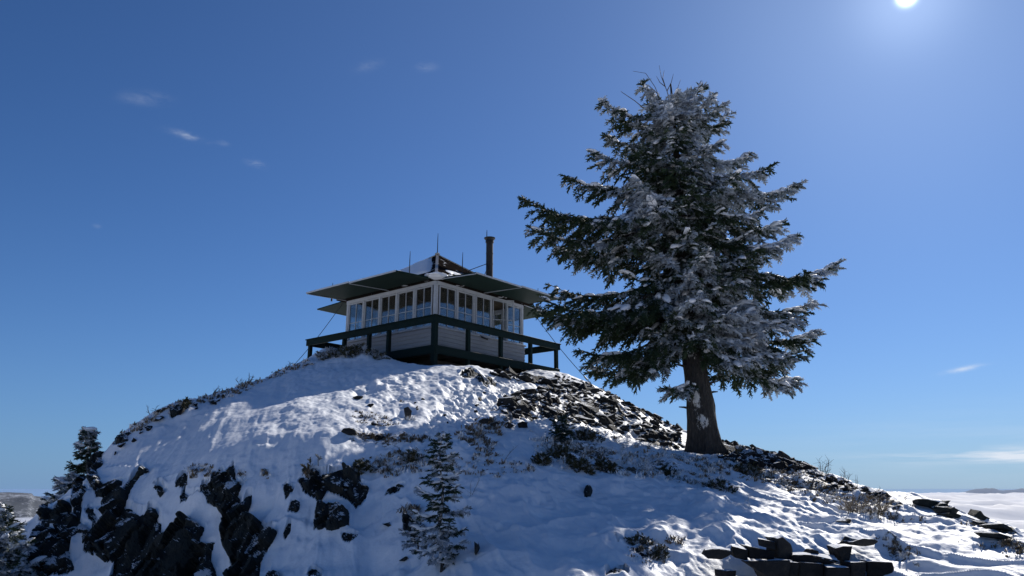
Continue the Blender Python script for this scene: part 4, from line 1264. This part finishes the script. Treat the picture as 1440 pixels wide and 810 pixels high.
EL = ([120, 150, 200, 250, 290, 340, 380, 410, 440, 470, 500, 530], [12, 55, 78, 115, 165, 145, 105, 160, 165, 105, 115, 80])
ER = ([120, 150, 200, 250, 290, 340, 380, 410, 440, 470, 500, 530], [25, 50, 58, 112, 108, 130, 165, 135, 155, 155, 145, 100])
nbr = 84
for i in range(nbr):
    bv = 140 + (472 - 140) * ((i + .5) / nbr) ** .9
    az = i * 2.39996 + rng.uniform(-.3, .3)
    c = math.cos(az); Lp = np.interp(bv, *ER) if c > 0 else np.interp(bv, *EL); La = .5 * (np.interp(bv, *ER) + np.interp(bv, *EL)) * .9
    L = (Lp * c * c + La * (1 - c * c)) * rng.uniform(.48, .84) * YT / F
    b = interp_axis(AXB, vz(bv)); rise = np.interp(bv, [140, 220, 350, 500], [.35, .05, -.10, -.30]) + rng.normal(0, .08)
    BR.append((vz(bv), (b[0] + c * L, b[1] + math.sin(az) * L, b[2] + rise * L), 1.0))
BR.append((vz(531), tuple(at(940, 548, YT - .3)), .6))
BR.append((vz(520), tuple(at(1010, 530, YT + .3)), .6))
axx = lambda z: interp_axis(AXB, z)[0]


def fr_big(p, fo):
    n = fbm(p[:, 0] * 1.7, p[:, 1] * 1.7, p[:, 2] * 2.2, o=3, s=91, g=.6)
    dx = p[:, 0] - np.interp(p[:, 2], [a[2] for a in AXB], [a[0] for a in AXB]); hz = (p[:, 2] - AXB[0][2]) / 8.0
    return .43 + .5 * n + .38 * fbm(p[:, 0] * .8, p[:, 1] * .8, p[:, 2] * .9, o=2, s=191) + .045 * dx - .07 * sstep(-.8, -2.4, dx) + .12 * (hz - .5)


def bark_frost(V):
    u, v = proj(V[:, 0], V[:, 1], V[:, 2]); f = np.zeros(len(V)); fr = V[:, 1] < YT
    for cu, cv, su, sv, a in ((980, 560, 6, 15, 1.3), (989, 592, 10, 12, 1.15), (975, 572, 4, 10, .6), (975, 498, 8, 5, 1.0), (985, 505, 4, 8, .4)):
        f = np.maximum(f, a * np.exp(-((u - cu) / su) ** 2 - ((v - cv) / sv) ** 2))
    return f * fr


big = conifer('fir_tree', 'tall snow and rime coated fir with a thick bare trunk on the ridge', AXB, RB_, BR, .21, .20, fr_big, rng, snow=1.0, droop=.34, frost_bark=bark_frost)
# broken branch stubs on the bare trunk, dead twigs standing out of the top
f0 = np.array(big.location)
for v_, a_, L_ in ((520, 3.4, .16), (545, 5.6, .12), (556, 0.2, .10), (578, 3.0, .12), (512, 5.9, .2), (600, 4.4, .08), (535, 4.5, .10)):
    z_ = vz(v_); c_ = interp_axis(AXB, z_); d_ = np.array([math.cos(a_), math.sin(a_), .25]); r_ = .22
    pts = [c_ + d_ * r_ - f0, c_ + d_ * (r_ + .12) - f0, c_ + d_ * (r_ + .12 + L_) + np.array([0, 0, -.02]) - f0]
    V, Fq = tubes_mesh([(pts, [.035, .024, .012])], 6); link('branch_stub', npmesh('branch_stub', V, [Fq], True, {'frost': np.full(len(V), .1)}), M['bark'], big)
for P in ([(944, 150), (938, 128), (930, 108), (927, 92)], [(938, 128), (944, 116), (947, 104)], [(936, 122), (928, 116), (923, 107)], [(945, 150), (951, 130), (957, 112)], [(940, 150), (928, 138), (921, 122), (908, 103), (890, 100)], [(925, 132), (912, 120), (905, 117)],
          [(944, 155), (925, 142), (912, 134), (905, 132)], [(935, 120), (932, 110), (934, 99)], [(905, 152), (893, 142), (875, 130), (873, 128)]):
    pts = [np.array(at(u, v, YT + .05 * math.sin(i * 2 + P[0][0]))) - f0 for i, (u, v) in enumerate(P)]
    V, Fq = tubes_mesh([(pts, np.linspace(.013, .004, len(pts)))], 5)
    link('bare_twig', npmesh('bare_twig', V, [Fq], True), M['twig_wood'], big)


def small_fir(name, label, u, vbase, vtop, Y, wpx, nb, sl, sp, fr, seed, lean=0.0, prof=None, snow=.2, zb=None, rad=None, sidebias=0.0, tilt=-.15, group=None, cluster=1.0):
    rng = np.random.default_rng(seed)
    a = at(u, vbase, Y); t = at(u + lean, vtop, Y); H = t.z - a.z
    AXP = [tuple(a.lerp(t, k / 8) + Vector((.015 * H * math.sin(k * 1.7), .01 * H * math.cos(k * 2.1), 0))) for k in range(9)]
    r0 = rad or H * .017; radii = [r0 * (1 - .93 * k / 8) for k in range(9)]
    br = []
    for i in range(nb):
        q = (i + .5) / nb; z = a.z + H * (.12 + .86 * q); az = i * 2.39996 + rng.uniform(-.35, .35)
        w = wpx * Y / F * (np.interp(q, [0, .15, .5, .8, 1], [.75, 1, .75, .38, .06]) if prof is None else np.interp(q, *prof)) * rng.uniform(.65, 1.15) * (1 + sidebias * -math.cos(az))
        b = interp_axis(AXP, z); br.append((z, (b[0] + math.cos(az) * w, b[1] + math.sin(az) * w, b[2] + w * (tilt + .5 * q) + rng.normal(0, .05) * w), 1.0))
    return conifer(name, label, AXP, radii, br, sl, sp, fr, rng, snow=snow, templates=SPS, group=group, spread=.45, bl_min=sl * .6, droop=.15, frost_bark=lambda V: np.full(len(V), .55))


def fr_const(c, amp=.5, sc=2.0):
    return lambda p, fo: c + amp * fbm(p[:, 0] * sc, p[:, 1] * sc, p[:, 2] * sc, o=2, s=17)


small_fir('fir_tree', 'young frost covered fir standing alone in the shaded snow below the lookout', 620, 822, 606, 8.6, 38, 33, .078, .064, fr_const(.47, .7, 4), 4, lean=1, snow=.6, rad=.03,
          prof=([0, .1, .25, .45, .6, .75, .9, 1], [.5, .8, 1, .95, .75, .6, .35, .05]))
small_fir('fir_tree', 'dark little fir leaning on the left skyline of the hill', 128, 712, 602, 16.2, 34, 34, .15, .11, fr_const(.34, .6, 2), 8, lean=-3, snow=.3, sidebias=.45, tilt=-.35,
          prof=([0, .2, .45, .7, 1], [1.35, 1.0, .62, .35, .04]))
small_fir('fir_tree', 'fir cut by the left picture edge, beside the lowest rocks', -4, 845, 712, 11.6, 44, 58, .13, .10, fr_const(.62, .5, 2), 15, lean=4, snow=.35)
# low creeping bough left of the skyline fir
small_fir('fir_shrub', 'low flat fir bough reaching out left under the skyline fir', 112, 722, 668, 14.6, 26, 16, .13, .10, fr_const(.5, .5, 2), 19, lean=-6, snow=.3, sidebias=.7, tilt=-.3, rad=.02)
small_fir('fir_shrub', 'small dark evergreen sprout on the shaded side of the scree', 791, 628, 586, 13.9, 20, 22, .085, .065, fr_const(.22, .5, 2), 23, lean=-1, snow=.1, rad=.015)
small_fir('fir_shrub', 'low frosted evergreen seedling hugging the left foot of the young fir', 588, 775, 728, 8.9, 20, 9, .055, .05, fr_const(.5, .6, 4), 27, lean=-4, snow=.35, rad=.01, sidebias=.3)

# ------------------------------------------------------------------ low plants
rng = np.random.default_rng(77)


def on_snow(u, v):
    h = hit(np.atleast_1d(u), np.atleast_1d(v), ZS)
    h[:, 2] = gsample(ZT, h[:, 0], h[:, 1]); return h


def grass_patch(name, label, zones, group=None, kind='stuff', cat='grass'):
    """zones: (polygon, tufts, blade length, blades per tuft, frost)"""
    Vs, Fs, Fr = [], [], []; o = 0
    for P, n, L, nb, fr in zones:
        uv = sample_poly(P, n, rng); H = on_snow(uv[:, 0], uv[:, 1])
        keep = fbm(H[:, 0] * 1.1, H[:, 1] * 1.1, o=2, s=14) > -.35
        for p in H[keep]:
            k = int(nb * rng.uniform(.6, 1.4)); s = L * rng.uniform(.5, 1.3)
            az = rng.uniform(0, 2 * PI, k); ln = rng.uniform(.3, 1.2, k); d = np.column_stack([np.cos(az) * ln, np.sin(az) * ln, np.ones(k)])
            d[:, 0] += .35; d /= np.linalg.norm(d, axis=1)[:, None]
            l = s * rng.uniform(.5, 1.2, k)[:, None]; b = p + rng.normal(0, s * .22, (k, 3)) * [1, 1, .0] - [0, 0, .02]
            w = np.column_stack([-d[:, 1], d[:, 0], np.zeros(k)]); w /= np.maximum(np.linalg.norm(w, axis=1), .1)[:, None]; w *= (.0045 * p[1] / 12 + .002) * (1 + fr)
            m = b + d * l * .55; t = m + (d * [1.3, 1.3, .25]) * l * .5
            A = np.stack([b - w, b + w, m + w * .8, m - w * .8, t], 1)
            Vs.append(A.reshape(-1, 3)); i = o + np.arange(k)[:, None] * 5
            Fs.append(np.concatenate([i + [0, 1, 2], i + [0, 2, 3], i + [3, 2, 4]])); o += 5 * k
            Fr.append(np.full(5 * k, fr + rng.normal(0, .15)))
    me = npmesh(name, np.vstack(Vs), [np.vstack(Fs)], False, {'frost': np.concatenate(Fr)})
    return tag(link(name, me, M['straw']), label, cat, group, kind)


grass_patch('dry_grass', 'frosted tan grass showing through the sunlit snow on the right hand slope', [
    ([(1050, 655), (1140, 663), (1260, 702), (1290, 716), (1240, 735), (1180, 715), (1100, 690), (1060, 675)], 320, .09, 15, .48),
    ([(1240, 712), (1330, 728), (1440, 765), (1440, 790), (1340, 760), (1250, 740)], 150, .065, 12, .5),
    ([(1225, 752), (1262, 757), (1300, 780), (1290, 795), (1250, 775)], 45, .07, 14, .4),
    ([(1320, 735), (1350, 735), (1370, 752), (1330, 752)], 40, .10, 16, .2), ([(1405, 755), (1440, 765), (1440, 780), (1400, 765)], 40, .08, 14, .2)])
grass_patch('dry_grass', 'tan grass in a strip along the foot of the sunlit snow in the middle', [
    ([(500, 611), (600, 612), (600, 622), (520, 620)], 70, .10, 14, .15), ([(488, 575), (540, 583), (560, 600), (500, 598)], 60, .08, 10, .35),
    ([(560, 562), (582, 570), (582, 592), (566, 590)], 30, .12, 14, .4), ([(640, 606), (700, 584), (712, 600), (690, 640), (650, 650)], 150, .11, 14, .45), ([(690, 570), (760, 566), (770, 585), (700, 586)], 70, .09, 12, .15)])
grass_patch('frozen_turf', 'frozen dark turf fringe hanging over the rocks in the shade', [
    ([(428, 662), (510, 655), (512, 668), (430, 672)], 110, .12, 14, .3), ([(500, 645), (600, 630), (640, 640), (600, 662), (540, 672)], 170, .10, 12, .5),
    ([(265, 655), (300, 650), (300, 672), (268, 672)], 40, .09, 12, .45), ([(335, 662), (385, 660), (380, 675), (335, 678)], 50, .09, 12, .5),
    ([(565, 712), (585, 712), (588, 740), (570, 745)], 40, .14, 14, .45), ([(880, 755), (905, 750), (935, 770), (930, 795), (885, 790)], 70, .07, 10, .45), ([(930, 752), (965, 755), (955, 768), (935, 765)], 24, .07, 10, .3)])
grass_patch('frozen_turf', 'frosted grass and low scrub around the shaded foot of the big fir', [
    ([(740, 600), (860, 608), (950, 632), (1000, 655), (1040, 690), (960, 680), (860, 668), (760, 655)], 620, .11, 12, .62),
    ([(900, 640), (1010, 640), (1060, 662), (1000, 665)], 120, .10, 14, .55), ([(1000, 650), (1130, 662), (1120, 680), (1030, 675)], 130, .09, 12, .4),
    ([(560, 640), (700, 640), (760, 660), (700, 672), (600, 660)], 120, .09, 10, .55)])
grass_patch('ridge_scrub', 'low wispy scrub along the left skyline up to the deck', [
    ([(170, 606), (240, 569), (330, 544), (432, 504), (440, 512), (330, 556), (240, 580), (175, 616)], 280, .12, 10, .4)])


def leafy_bush(label, u, v, wpx, hpx, n, frost, s, seed, group, mat='leafy', name='low_shrub'):
    """a loose dome of short leafy shoots rooted in the snow"""
    r = np.random.default_rng(seed); H0 = on_snow(u, v)[0]; k = H0[1] / F
    pos, X, S, FR = [], [], [], []; limbs = []
    for i in range(n):
        du = r.normal(0, .45) * wpx; dv = r.normal(0, .3) * wpx
        b = np.array([H0[0] + du * k, H0[1] + dv * k * 1.2, 0]); b[2] = ground(b[0], b[1]) - .01
        h = hpx * k * r.uniform(.4, 1.15) * math.exp(-(du / wpx) ** 2)
        d = np.array([r.normal(0, .45), r.normal(0, .45), 1.]); d /= np.linalg.norm(d); t = b + d * h
        limbs.append((np.array([b, (b + t) / 2 + r.normal(0, .01, 3), t]), np.array([.005, .004, .002])))
        for j in range(3):
            q = b + d * h * (.3 + .35 * j); pos.append(q); X.append(d + r.normal(0, .6, 3)); S.append(s * r.uniform(.7, 1.2)); FR.append(frost + r.normal(0, .2))
    V, T, f = scatter(SPS, pos, X, np.tile([0, 0, 1.], (len(pos), 1)) + r.normal(0, .4, (len(pos), 3)), S, np.array(FR), r, np.full(len(pos), 1.5))
    root = empty(name, tuple(H0)); tag(root, label, 'shrub', group)
    link('foliage', npmesh('foliage', V - H0, [T], False, {'frost': f}), M[mat], root)
    LV, LF = tubes_mesh([(a - H0, b) for a, b in limbs], 4); link('stems', npmesh('stems', LV, [LF], True), M['twig_wood'], root)


G1 = 'low shrubs poking through the snow'
for i, (lab, u, v, w, h, n, fr, s) in enumerate([
    ('low dark shrub on the snow bank below the left end of the railing', 496, 500, 22, 12, 60, .35, .16),
    ('frosted shrub clump half under the deck beam left of the near corner', 528, 503, 14, 7, 34, .5, .14),
    ('greyish shrub at the foot of the left deck post', 462, 503, 20, 9, 40, .55, .15),
    ('spreading shrub with dark twigs right of the evergreen sprout', 822, 618, 22, 14, 44, .42, .11),
    ('dark shrub clump directly under the evergreen sprout', 788, 644, 20, 13, 44, .3, .11),
    ('dark leafy clump at the lower edge of the frosted scrub', 815, 660, 16, 12, 36, .3, .10),
    ('small dark clump at the front edge of the scrub left of the trunk', 852, 664, 12, 16, 30, .25, .10),
    ('small dark tuft at the left end of the frosted scrub', 762, 652, 10, 12, 24, .3, .09),
    ('dark low shrub on the bank just right of the trunk shadow', 1050, 668, 16, 12, 34, .35, .09),
    ('dark leaning twigs above the lower right snow drift', 1012, 685, 22, 10, 34, .4, .07),
    ('dark tuft below the branchy twigs in the shade', 936, 668, 10, 8, 22, .15, .08),
    ('dark frozen clump on top of the wide fringed rock', 441, 664, 8, 16, 26, .3, .10),
    ('second dark frozen clump at the right end of the wide fringed rock', 505, 662, 14, 14, 30, .3, .10),
    ('green tinged shrub on the left skyline ridge', 256, 575, 9, 8, 20, .15, .13),
    ('dark frosted clump above the young fir tip', 578, 648, 14, 10, 30, .35, .09),
    ('dark clump of frozen leaves around the pointed stone', 900, 768, 16, 13, 40, .35, .055),
    ('loose frosty clump right of the pointed stone', 927, 784, 8, 15, 26, .4, .055),
    ('dark shrub beside the step in the snow above the sunny drift', 1040, 640, 14, 10, 24, .4, .09)]):
    leafy_bush(lab, u, v, w, h, n, fr, s, 300 + i, G1)


def twig_plant(name, label, u, v, stems, hpx, spread, seed, frost=.0, fork=3, rad=.006, group=None, mat='straw', wind=.2):
    r = np.random.default_rng(seed); H0 = on_snow(u, v)[0]; k = H0[1] / F; root = empty(name, tuple(H0)); tag(root, label, 'plant', group)
    paths = []

    def grow(b, d, L, rd, lev):
        n = 5; pts = [b]
        for i in range(n):
            d = d + r.normal(0, .12, 3); d /= np.linalg.norm(d); pts.append(pts[-1] + d * L / n)
        paths.append((np.array(pts), np.linspace(rd, rd * .45, n + 1)))
        if lev > 0:
            for i in range(1, n + 1):
                for _ in range(1 if r.random() < .75 else 2):
                    dd = d + r.normal(0, .75, 3); dd[2] = abs(dd[2]) * .8 + .15; dd /= np.linalg.norm(dd); grow(pts[i], dd, L * r.uniform(.25, .5), rd * .55, lev - 1)
    for i in range(stems):
        d = np.array([r.normal(wind, spread), r.normal(0, spread), 1.]); d /= np.linalg.norm(d)
        b = np.array([r.normal(0, hpx * k * .18), r.normal(0, hpx * k * .18), -.02]); grow(b, d, hpx * k * r.uniform(.5, 1.05), rad, fork)
    V, Fq = tubes_mesh(paths, 4)
    link('stems', npmesh('stems', V, [Fq], True, {'frost': np.full(len(V), frost)}), M[mat], root)


twig_plant('twiggy_bush', 'frosted many branched bush with brown twigs on the sunny right slope', 1205, 722, 16, 34, .75, 1, .42, 2, .006)
twig_plant('twiggy_bush', 'smaller frosted twiggy bush beside the larger one on the sunny right slope', 1238, 722, 9, 20, .8, 2, .3, 2, .005)
G2 = 'tall stalks on the right skyline'
for i, (lab, u, v, n, h) in enumerate([('bundle of thin bare stalks against the sky on the right ridge', 1160, 670, 9, 26), ('thin leaning stalks right of the bare bundle on the ridge', 1186, 680, 6, 22),
                                       ('dark stalk with a seed head against the sky', 1204, 686, 2, 20), ('lone bent stalk on the skyline left of the cloud sea', 1228, 694, 1, 20), ('tiny stalk standing where the ridge meets the cloud sea', 1272, 703, 2, 10)]):
    twig_plant('dry_stalks', lab, u, v, n, h, .22, 10 + i, .1, 1, .0045, G2, 'twig_wood', .35)
twig_plant('dry_stalks', 'arching frosted twigs in the shade left of the lower right snow drift', 905, 662, 7, 30, .9, 31, .55, 2, .005, G2)
twig_plant('dry_stalks', 'single thin curved stem in the shade right of the young fir', 706, 648, 1, 30, .2, 33, .2, 1, .004, G2)
twig_plant('dry_stalks', 'faint thin stems beside the top of the young fir', 654, 700, 2, 34, .15, 35, .3, 1, .003, G2)
G3 = 'small twigs on the left skyline'
for i, (lab, u, v) in enumerate([('tiny twig bush on the left skyline nearest the deck', 403, 518), ('tiny twig bush midway along the left skyline', 352, 537), ('tiny twig bush on the left skyline with a round seed head', 338, 540), ('tiny twig bush low on the left skyline', 300, 552), ('lowest tiny twig bush on the left skyline above the dark stone', 218, 580)]):
    twig_plant('dry_stalks', lab, u, v + 2, 5, 13, .5, 50 + i, .2, 1, .008, G3, 'twig_wood')
twig_plant('dry_stalks', 'short frosty sprouts under the long flat stone above the sunny drift', 1050, 712, 5, 12, .6, 61, .6, 1, .004, G2)


# ------------------------------------------------------------------ far away: hills, cloud sea, ranges
def polar_sheet(name, r0, r1, nr, a0, a1, na, hf, mat, smooth=True):
    R = r0 * (r1 / r0) ** np.linspace(0, 1, nr); A = np.radians(np.linspace(a0, a1, na)); T, R = np.meshgrid(A, R, indexing='ij')
    X, Y = R * np.sin(T), R * np.cos(T); Z = hf(X, Y, R, T)
    idx = np.arange(X.size).reshape(X.shape); q = np.stack([idx[:-1, :-1], idx[:-1, 1:], idx[1:, 1:], idx[1:, :-1]], -1).reshape(-1, 4)[:, ::-1]
    return link(name, npmesh(name, np.stack([X, Y, Z], -1).reshape(-1, 3), [q], smooth), M[mat])


ZC = -520.0


def cloud_h(X, Y, R, T):
    s = 1 / 4200.0
    h = 330 * fbm(X * s, Y * s * .8, o=5, s=5, g=.5) + 170 * (1 - np.abs(fbm(X * s * 2.6, Y * s * 2.6, o=4, s=8))) ** 2 + 14 * np.abs(fbm(X * s * 12, Y * s * 12, o=3, s=12))
    w = np.exp(-((X - 6200) / 1500) ** 2 - ((Y - 8200) / 1100) ** 2)
    return ZC + h * np.clip(R / 9000, .3, 1) * (.35 + .65 * sstep(-.45, .1, T)) * (1 - sstep(50000, 100000, R) * .6) - 260 * w - (R / 1000.) ** 2 * .0785 * (1 - sstep(-.5, .1, T))


o = polar_sheet('cloud_sea', 500, 112000, 420, -180, 180, 900, cloud_h, 'cloud_top'); tag(o, 'sea of white clouds filling the valleys to the horizon', 'clouds', kind='structure')


def far_hill(dist, width, el_fn, depth, s, amp):
    def f(X, Y, R, T):
        el = el_fn(np.degrees(T)); top = dist * np.tan(np.radians(el))
        t = (R - dist) / depth; prof = np.where(t < 0, 1 - sstep(0, 1, -t / width), 1 - sstep(0, 1, t / 1.6))
        return -560 + (top + 560) * prof + amp * fbm(X / 420., Y / 420., o=5, s=s) * (1 - np.exp(-(t / .35) ** 2) * .75)
    return f


o = polar_sheet('far_hills', 4200, 9500, 170, -62, -4, 420, far_hill(6400, 2.0, lambda d: -.34 + .10 * np.sin(d * .42 + 1) + .10 * np.sin(d * 1.1) - .05 * (d + 34) * (d > -31), 1200, 3, 60), 'forest_hill')
tag(o, 'snow dusted forested ridge on the horizon at the far left', 'hills', kind='structure')
o = polar_sheet('frosted_hills', 2200, 5200, 150, -62, -10, 420, far_hill(3600, 2.0, lambda d: -1.62 - .06 * np.sin(d * .7 + .4) - .03 * (d + 34) * (d > -32), 700, 9, 30), 'frost_hill')
tag(o, 'pale frosted forest slope below the far ridge at the left edge', 'hills', kind='structure')
o = polar_sheet('distant_range', 62000, 78000, 24, 22, 40, 400, lambda X, Y, R, T: -600 + (590 + 190 * fbm(np.degrees(T) * 1.1, 0 * T, o=4, s=6)) * np.exp(-((R - 70000) / 3500) ** 2) * sstep(27.5, 31, np.degrees(T)), 'blue_range')
tag(o, 'thin blue mountain range on the horizon at the right', 'mountains', kind='structure')

# ------------------------------------------------------------------ air
hm = bpy.data.materials.new('haze'); hm.use_nodes = True; hn = hm.node_tree; hn.nodes.remove(hn.nodes['Principled BSDF'])
pv = hn.nodes.new('ShaderNodeVolumePrincipled'); pv.inputs['Color'].default_value = (0.45, 0.64, 1.0, 1); pv.inputs['Density'].default_value = 5e-6; pv.inputs['Anisotropy'].default_value = 0.0
hn.links.new(pv.outputs[0], hn.nodes['Material Output'].inputs['Volume'])
hb = MB(); hb.box((0, 0, (14 - 1300) / 2), (232000, 232000, 1314)); tag(hb.build('haze', hm), 'thin blue air softening the far hills', 'haze', kind='stuff')

# ------------------------------------------------------------------ sky
sc = bpy.context.scene
w = bpy.data.worlds.new('World'); sc.world = w; w.use_nodes = True; nt = w.node_tree
bg = nt.nodes['Background']
sky = N(nt, 'ShaderNodeTexSky', sky_type='NISHITA', sun_disc=False, sun_elevation=SUN_EL, sun_rotation=SUN_AZ, altitude=1800, air_density=1.0, dust_density=0.2, ozone_density=1.6)
tc = N(nt, 'ShaderNodeTexCoord'); D = tc.outputs['Generated']
nv = N(nt, 'ShaderNodeVectorMath', operation='NORMALIZE'); nt.links.new(D, nv.inputs[0]); D = nv.outputs[0]


def dot(v):
    n = N(nt, 'ShaderNodeVectorMath', operation='DOT_PRODUCT'); nt.links.new(D, n.inputs[0]); n.inputs[1].default_value = tuple(v); return n.outputs['Value']


tm = N(nt, 'ShaderNodeMix', data_type='RGBA', blend_type='MULTIPLY'); tm.inputs[0].default_value = 1.0; nt.links.new(sky.outputs[0], tm.inputs[6]); tm.inputs[7].default_value = (0.50, 0.86, 1.34, 1); col = tm.outputs[2]
# thin high clouds standing in fixed directions of the sky
cn = noise(nt, 24, 7, 0.68, vec=D, sc3=(1, 1, 2.6)); cn = ramp(nt, cn, [(0.42, g3(0)), (0.72, g3(1))])
tot = None
for u, v, su, sv, rot, a in [(265, 191, 26, 5, -6, 1.0), (312, 201, 9, 4, 0, .5), (360, 230, 13, 6, -8, 1.0), (205, 138, 30, 9, 10, .38), (600, 94, 14, 6, 4, .55), (518, 92, 20, 8, 20, .25), (1355, 519, 25, 3.6, 9, 1.5), (1240, 600, 40, 6, 0, .15),
                            (136, 318, 5, 3, 0, .3), (1285, 573, 8, 2.5, 0, .6)]:
    x, y, z = ray(u, v); c = Vector((float(x), float(y), float(z))).normalized(); r_ = Vector((0, 0, 1)).cross(c).normalized() * -1; up = r_.cross(c)
    cr, sr = math.cos(math.radians(rot)), math.sin(math.radians(rot)); e1 = r_ * cr + up * sr; e2 = up * cr - r_ * sr
    g1 = math_(nt, 'MULTIPLY', dot(e1), F / (su * .75)); g2 = math_(nt, 'MULTIPLY', dot(e2), F / (sv * .75))
    s_ = math_(nt, 'ADD', math_(nt, 'MULTIPLY', g1, g1), math_(nt, 'MULTIPLY', g2, g2))
    fr_ = math_(nt, 'GREATER_THAN', dot(c), 0.0)
    e = math_(nt, 'MULTIPLY', math_(nt, 'POWER', 2.71828, math_(nt, 'MULTIPLY', s_, -1.0)), math_(nt, 'MULTIPLY', fr_, a))
    tot = e if tot is None else math_(nt, 'ADD', tot, e)
tot = math_(nt, 'MULTIPLY', tot, math_(nt, 'MULTIPLY_ADD', cn, 1.05, .06))
# stratus streaks above the horizon towards the sun's side
sx = N(nt, 'ShaderNodeSeparateXYZ'); nt.links.new(D, sx.inputs[0])
az = math_(nt, 'ARCTAN2', sx.outputs[0], sx.outputs[1])
cv = N(nt, 'ShaderNodeCombineXYZ'); nt.links.new(math_(nt, 'MULTIPLY', az, 5.0), cv.inputs[0]); nt.links.new(math_(nt, 'MULTIPLY', sx.outputs[2], 75.0), cv.inputs[1])
st = noise(nt, 1.0, 7, 0.62, vec=cv.outputs[0]); st = ramp(nt, st, [(0.40, g3(0)), (0.60, g3(1))])


def gauss(x, m, s):
    d = math_(nt, 'DIVIDE', math_(nt, 'SUBTRACT', x, m), s); return math_(nt, 'POWER', 2.71828, math_(nt, 'MULTIPLY', math_(nt, 'MULTIPLY', d, d), -1.0))


band = math_(nt, 'MULTIPLY', gauss(sx.outputs[2], .035, .007), gauss(az, math.radians(36), math.radians(7)))
haze_b = math_(nt, 'MULTIPLY', gauss(sx.outputs[2], .045, .035), gauss(az, math.radians(36), math.radians(16)))
tot = math_(nt, 'ADD', tot, math_(nt, 'ADD', math_(nt, 'MULTIPLY', math_(nt, 'MULTIPLY', band, st), 5.0), math_(nt, 'MULTIPLY', math_(nt, 'MULTIPLY_ADD', st, .8, .2), math_(nt, 'MULTIPLY', haze_b, .30))))
hz = math_(nt, 'MULTIPLY', math_(nt, 'POWER', 2.71828, math_(nt, 'MULTIPLY', math_(nt, 'MAXIMUM', sx.outputs[2], 0.0), -9.0)), 0.85)
hc = mixc(nt, gauss(az, math.radians(40), math.radians(38)), (2.5, 4.5, 8.2), (5.0, 6.9, 9.4))
col = mixc(nt, hz, col, hc)
sky_c = mixc(nt, math_(nt, 'MINIMUM', math_(nt, 'MULTIPLY', tot, .42), 1.0), col, (11.0, 12.0, 13.5))
# aureole and disc of the sun itself
sd = math_(nt, 'MAXIMUM', dot(SUN_DIR), 0.0)
au = math_(nt, 'ADD', math_(nt, 'ADD', math_(nt, 'MULTIPLY', math_(nt, 'POWER', sd, 5.0), 1.1), math_(nt, 'MULTIPLY', math_(nt, 'POWER', sd, 40.0), 2.2)), math_(nt, 'ADD', math_(nt, 'MULTIPLY', math_(nt, 'POWER', sd, 700.0), 3.0), math_(nt, 'MULTIPLY', math_(nt, 'POWER', sd, 40000.0), 90.0)))
ac = N(nt, 'ShaderNodeVectorMath', operation='SCALE'); ac.inputs[0].default_value = (0.85, 1.0, 1.22); nt.links.new(au, ac.inputs['Scale'])
ad = N(nt, 'ShaderNodeVectorMath', operation='ADD'); nt.links.new(sky_c, ad.inputs[0]); nt.links.new(ac.outputs[0], ad.inputs[1])
nt.links.new(ad.outputs[0], bg.inputs[0]); bg.inputs[1].default_value = 0.055

sun = bpy.data.lights.new('sun', 'SUN'); sun.energy = 5.0; sun.angle = math.radians(0.53); sun.color = (1.0, 0.95, 0.88)
so = bpy.data.objects.new('sun', sun); C.objects.link(so); so.rotation_euler = SUN_DIR.to_track_quat('Z', 'Y').to_euler(); so.location = (20, 30, 30)

# ------------------------------------------------------------------ camera
cam = bpy.data.cameras.new('camera'); cam.sensor_width = 36; cam.lens = 36 * F / 1440; cam.clip_start = .1; cam.clip_end = 400000
co = bpy.data.objects.new('camera', cam); C.objects.link(co); co.rotation_euler = (PI / 2 + PITCH, 0, 0); sc.camera = co
sc.view_settings.view_transform = 'Standard'; sc.view_settings.look = 'None'; sc.view_settings.exposure = 0.22; sc.view_settings.gamma = 1
sc.cycles.use_denoising = True
sc.cycles.max_bounces = 8; sc.cycles.transparent_max_bounces = 24; sc.cycles.caustics_reflective = False; sc.cycles.caustics_refractive = False
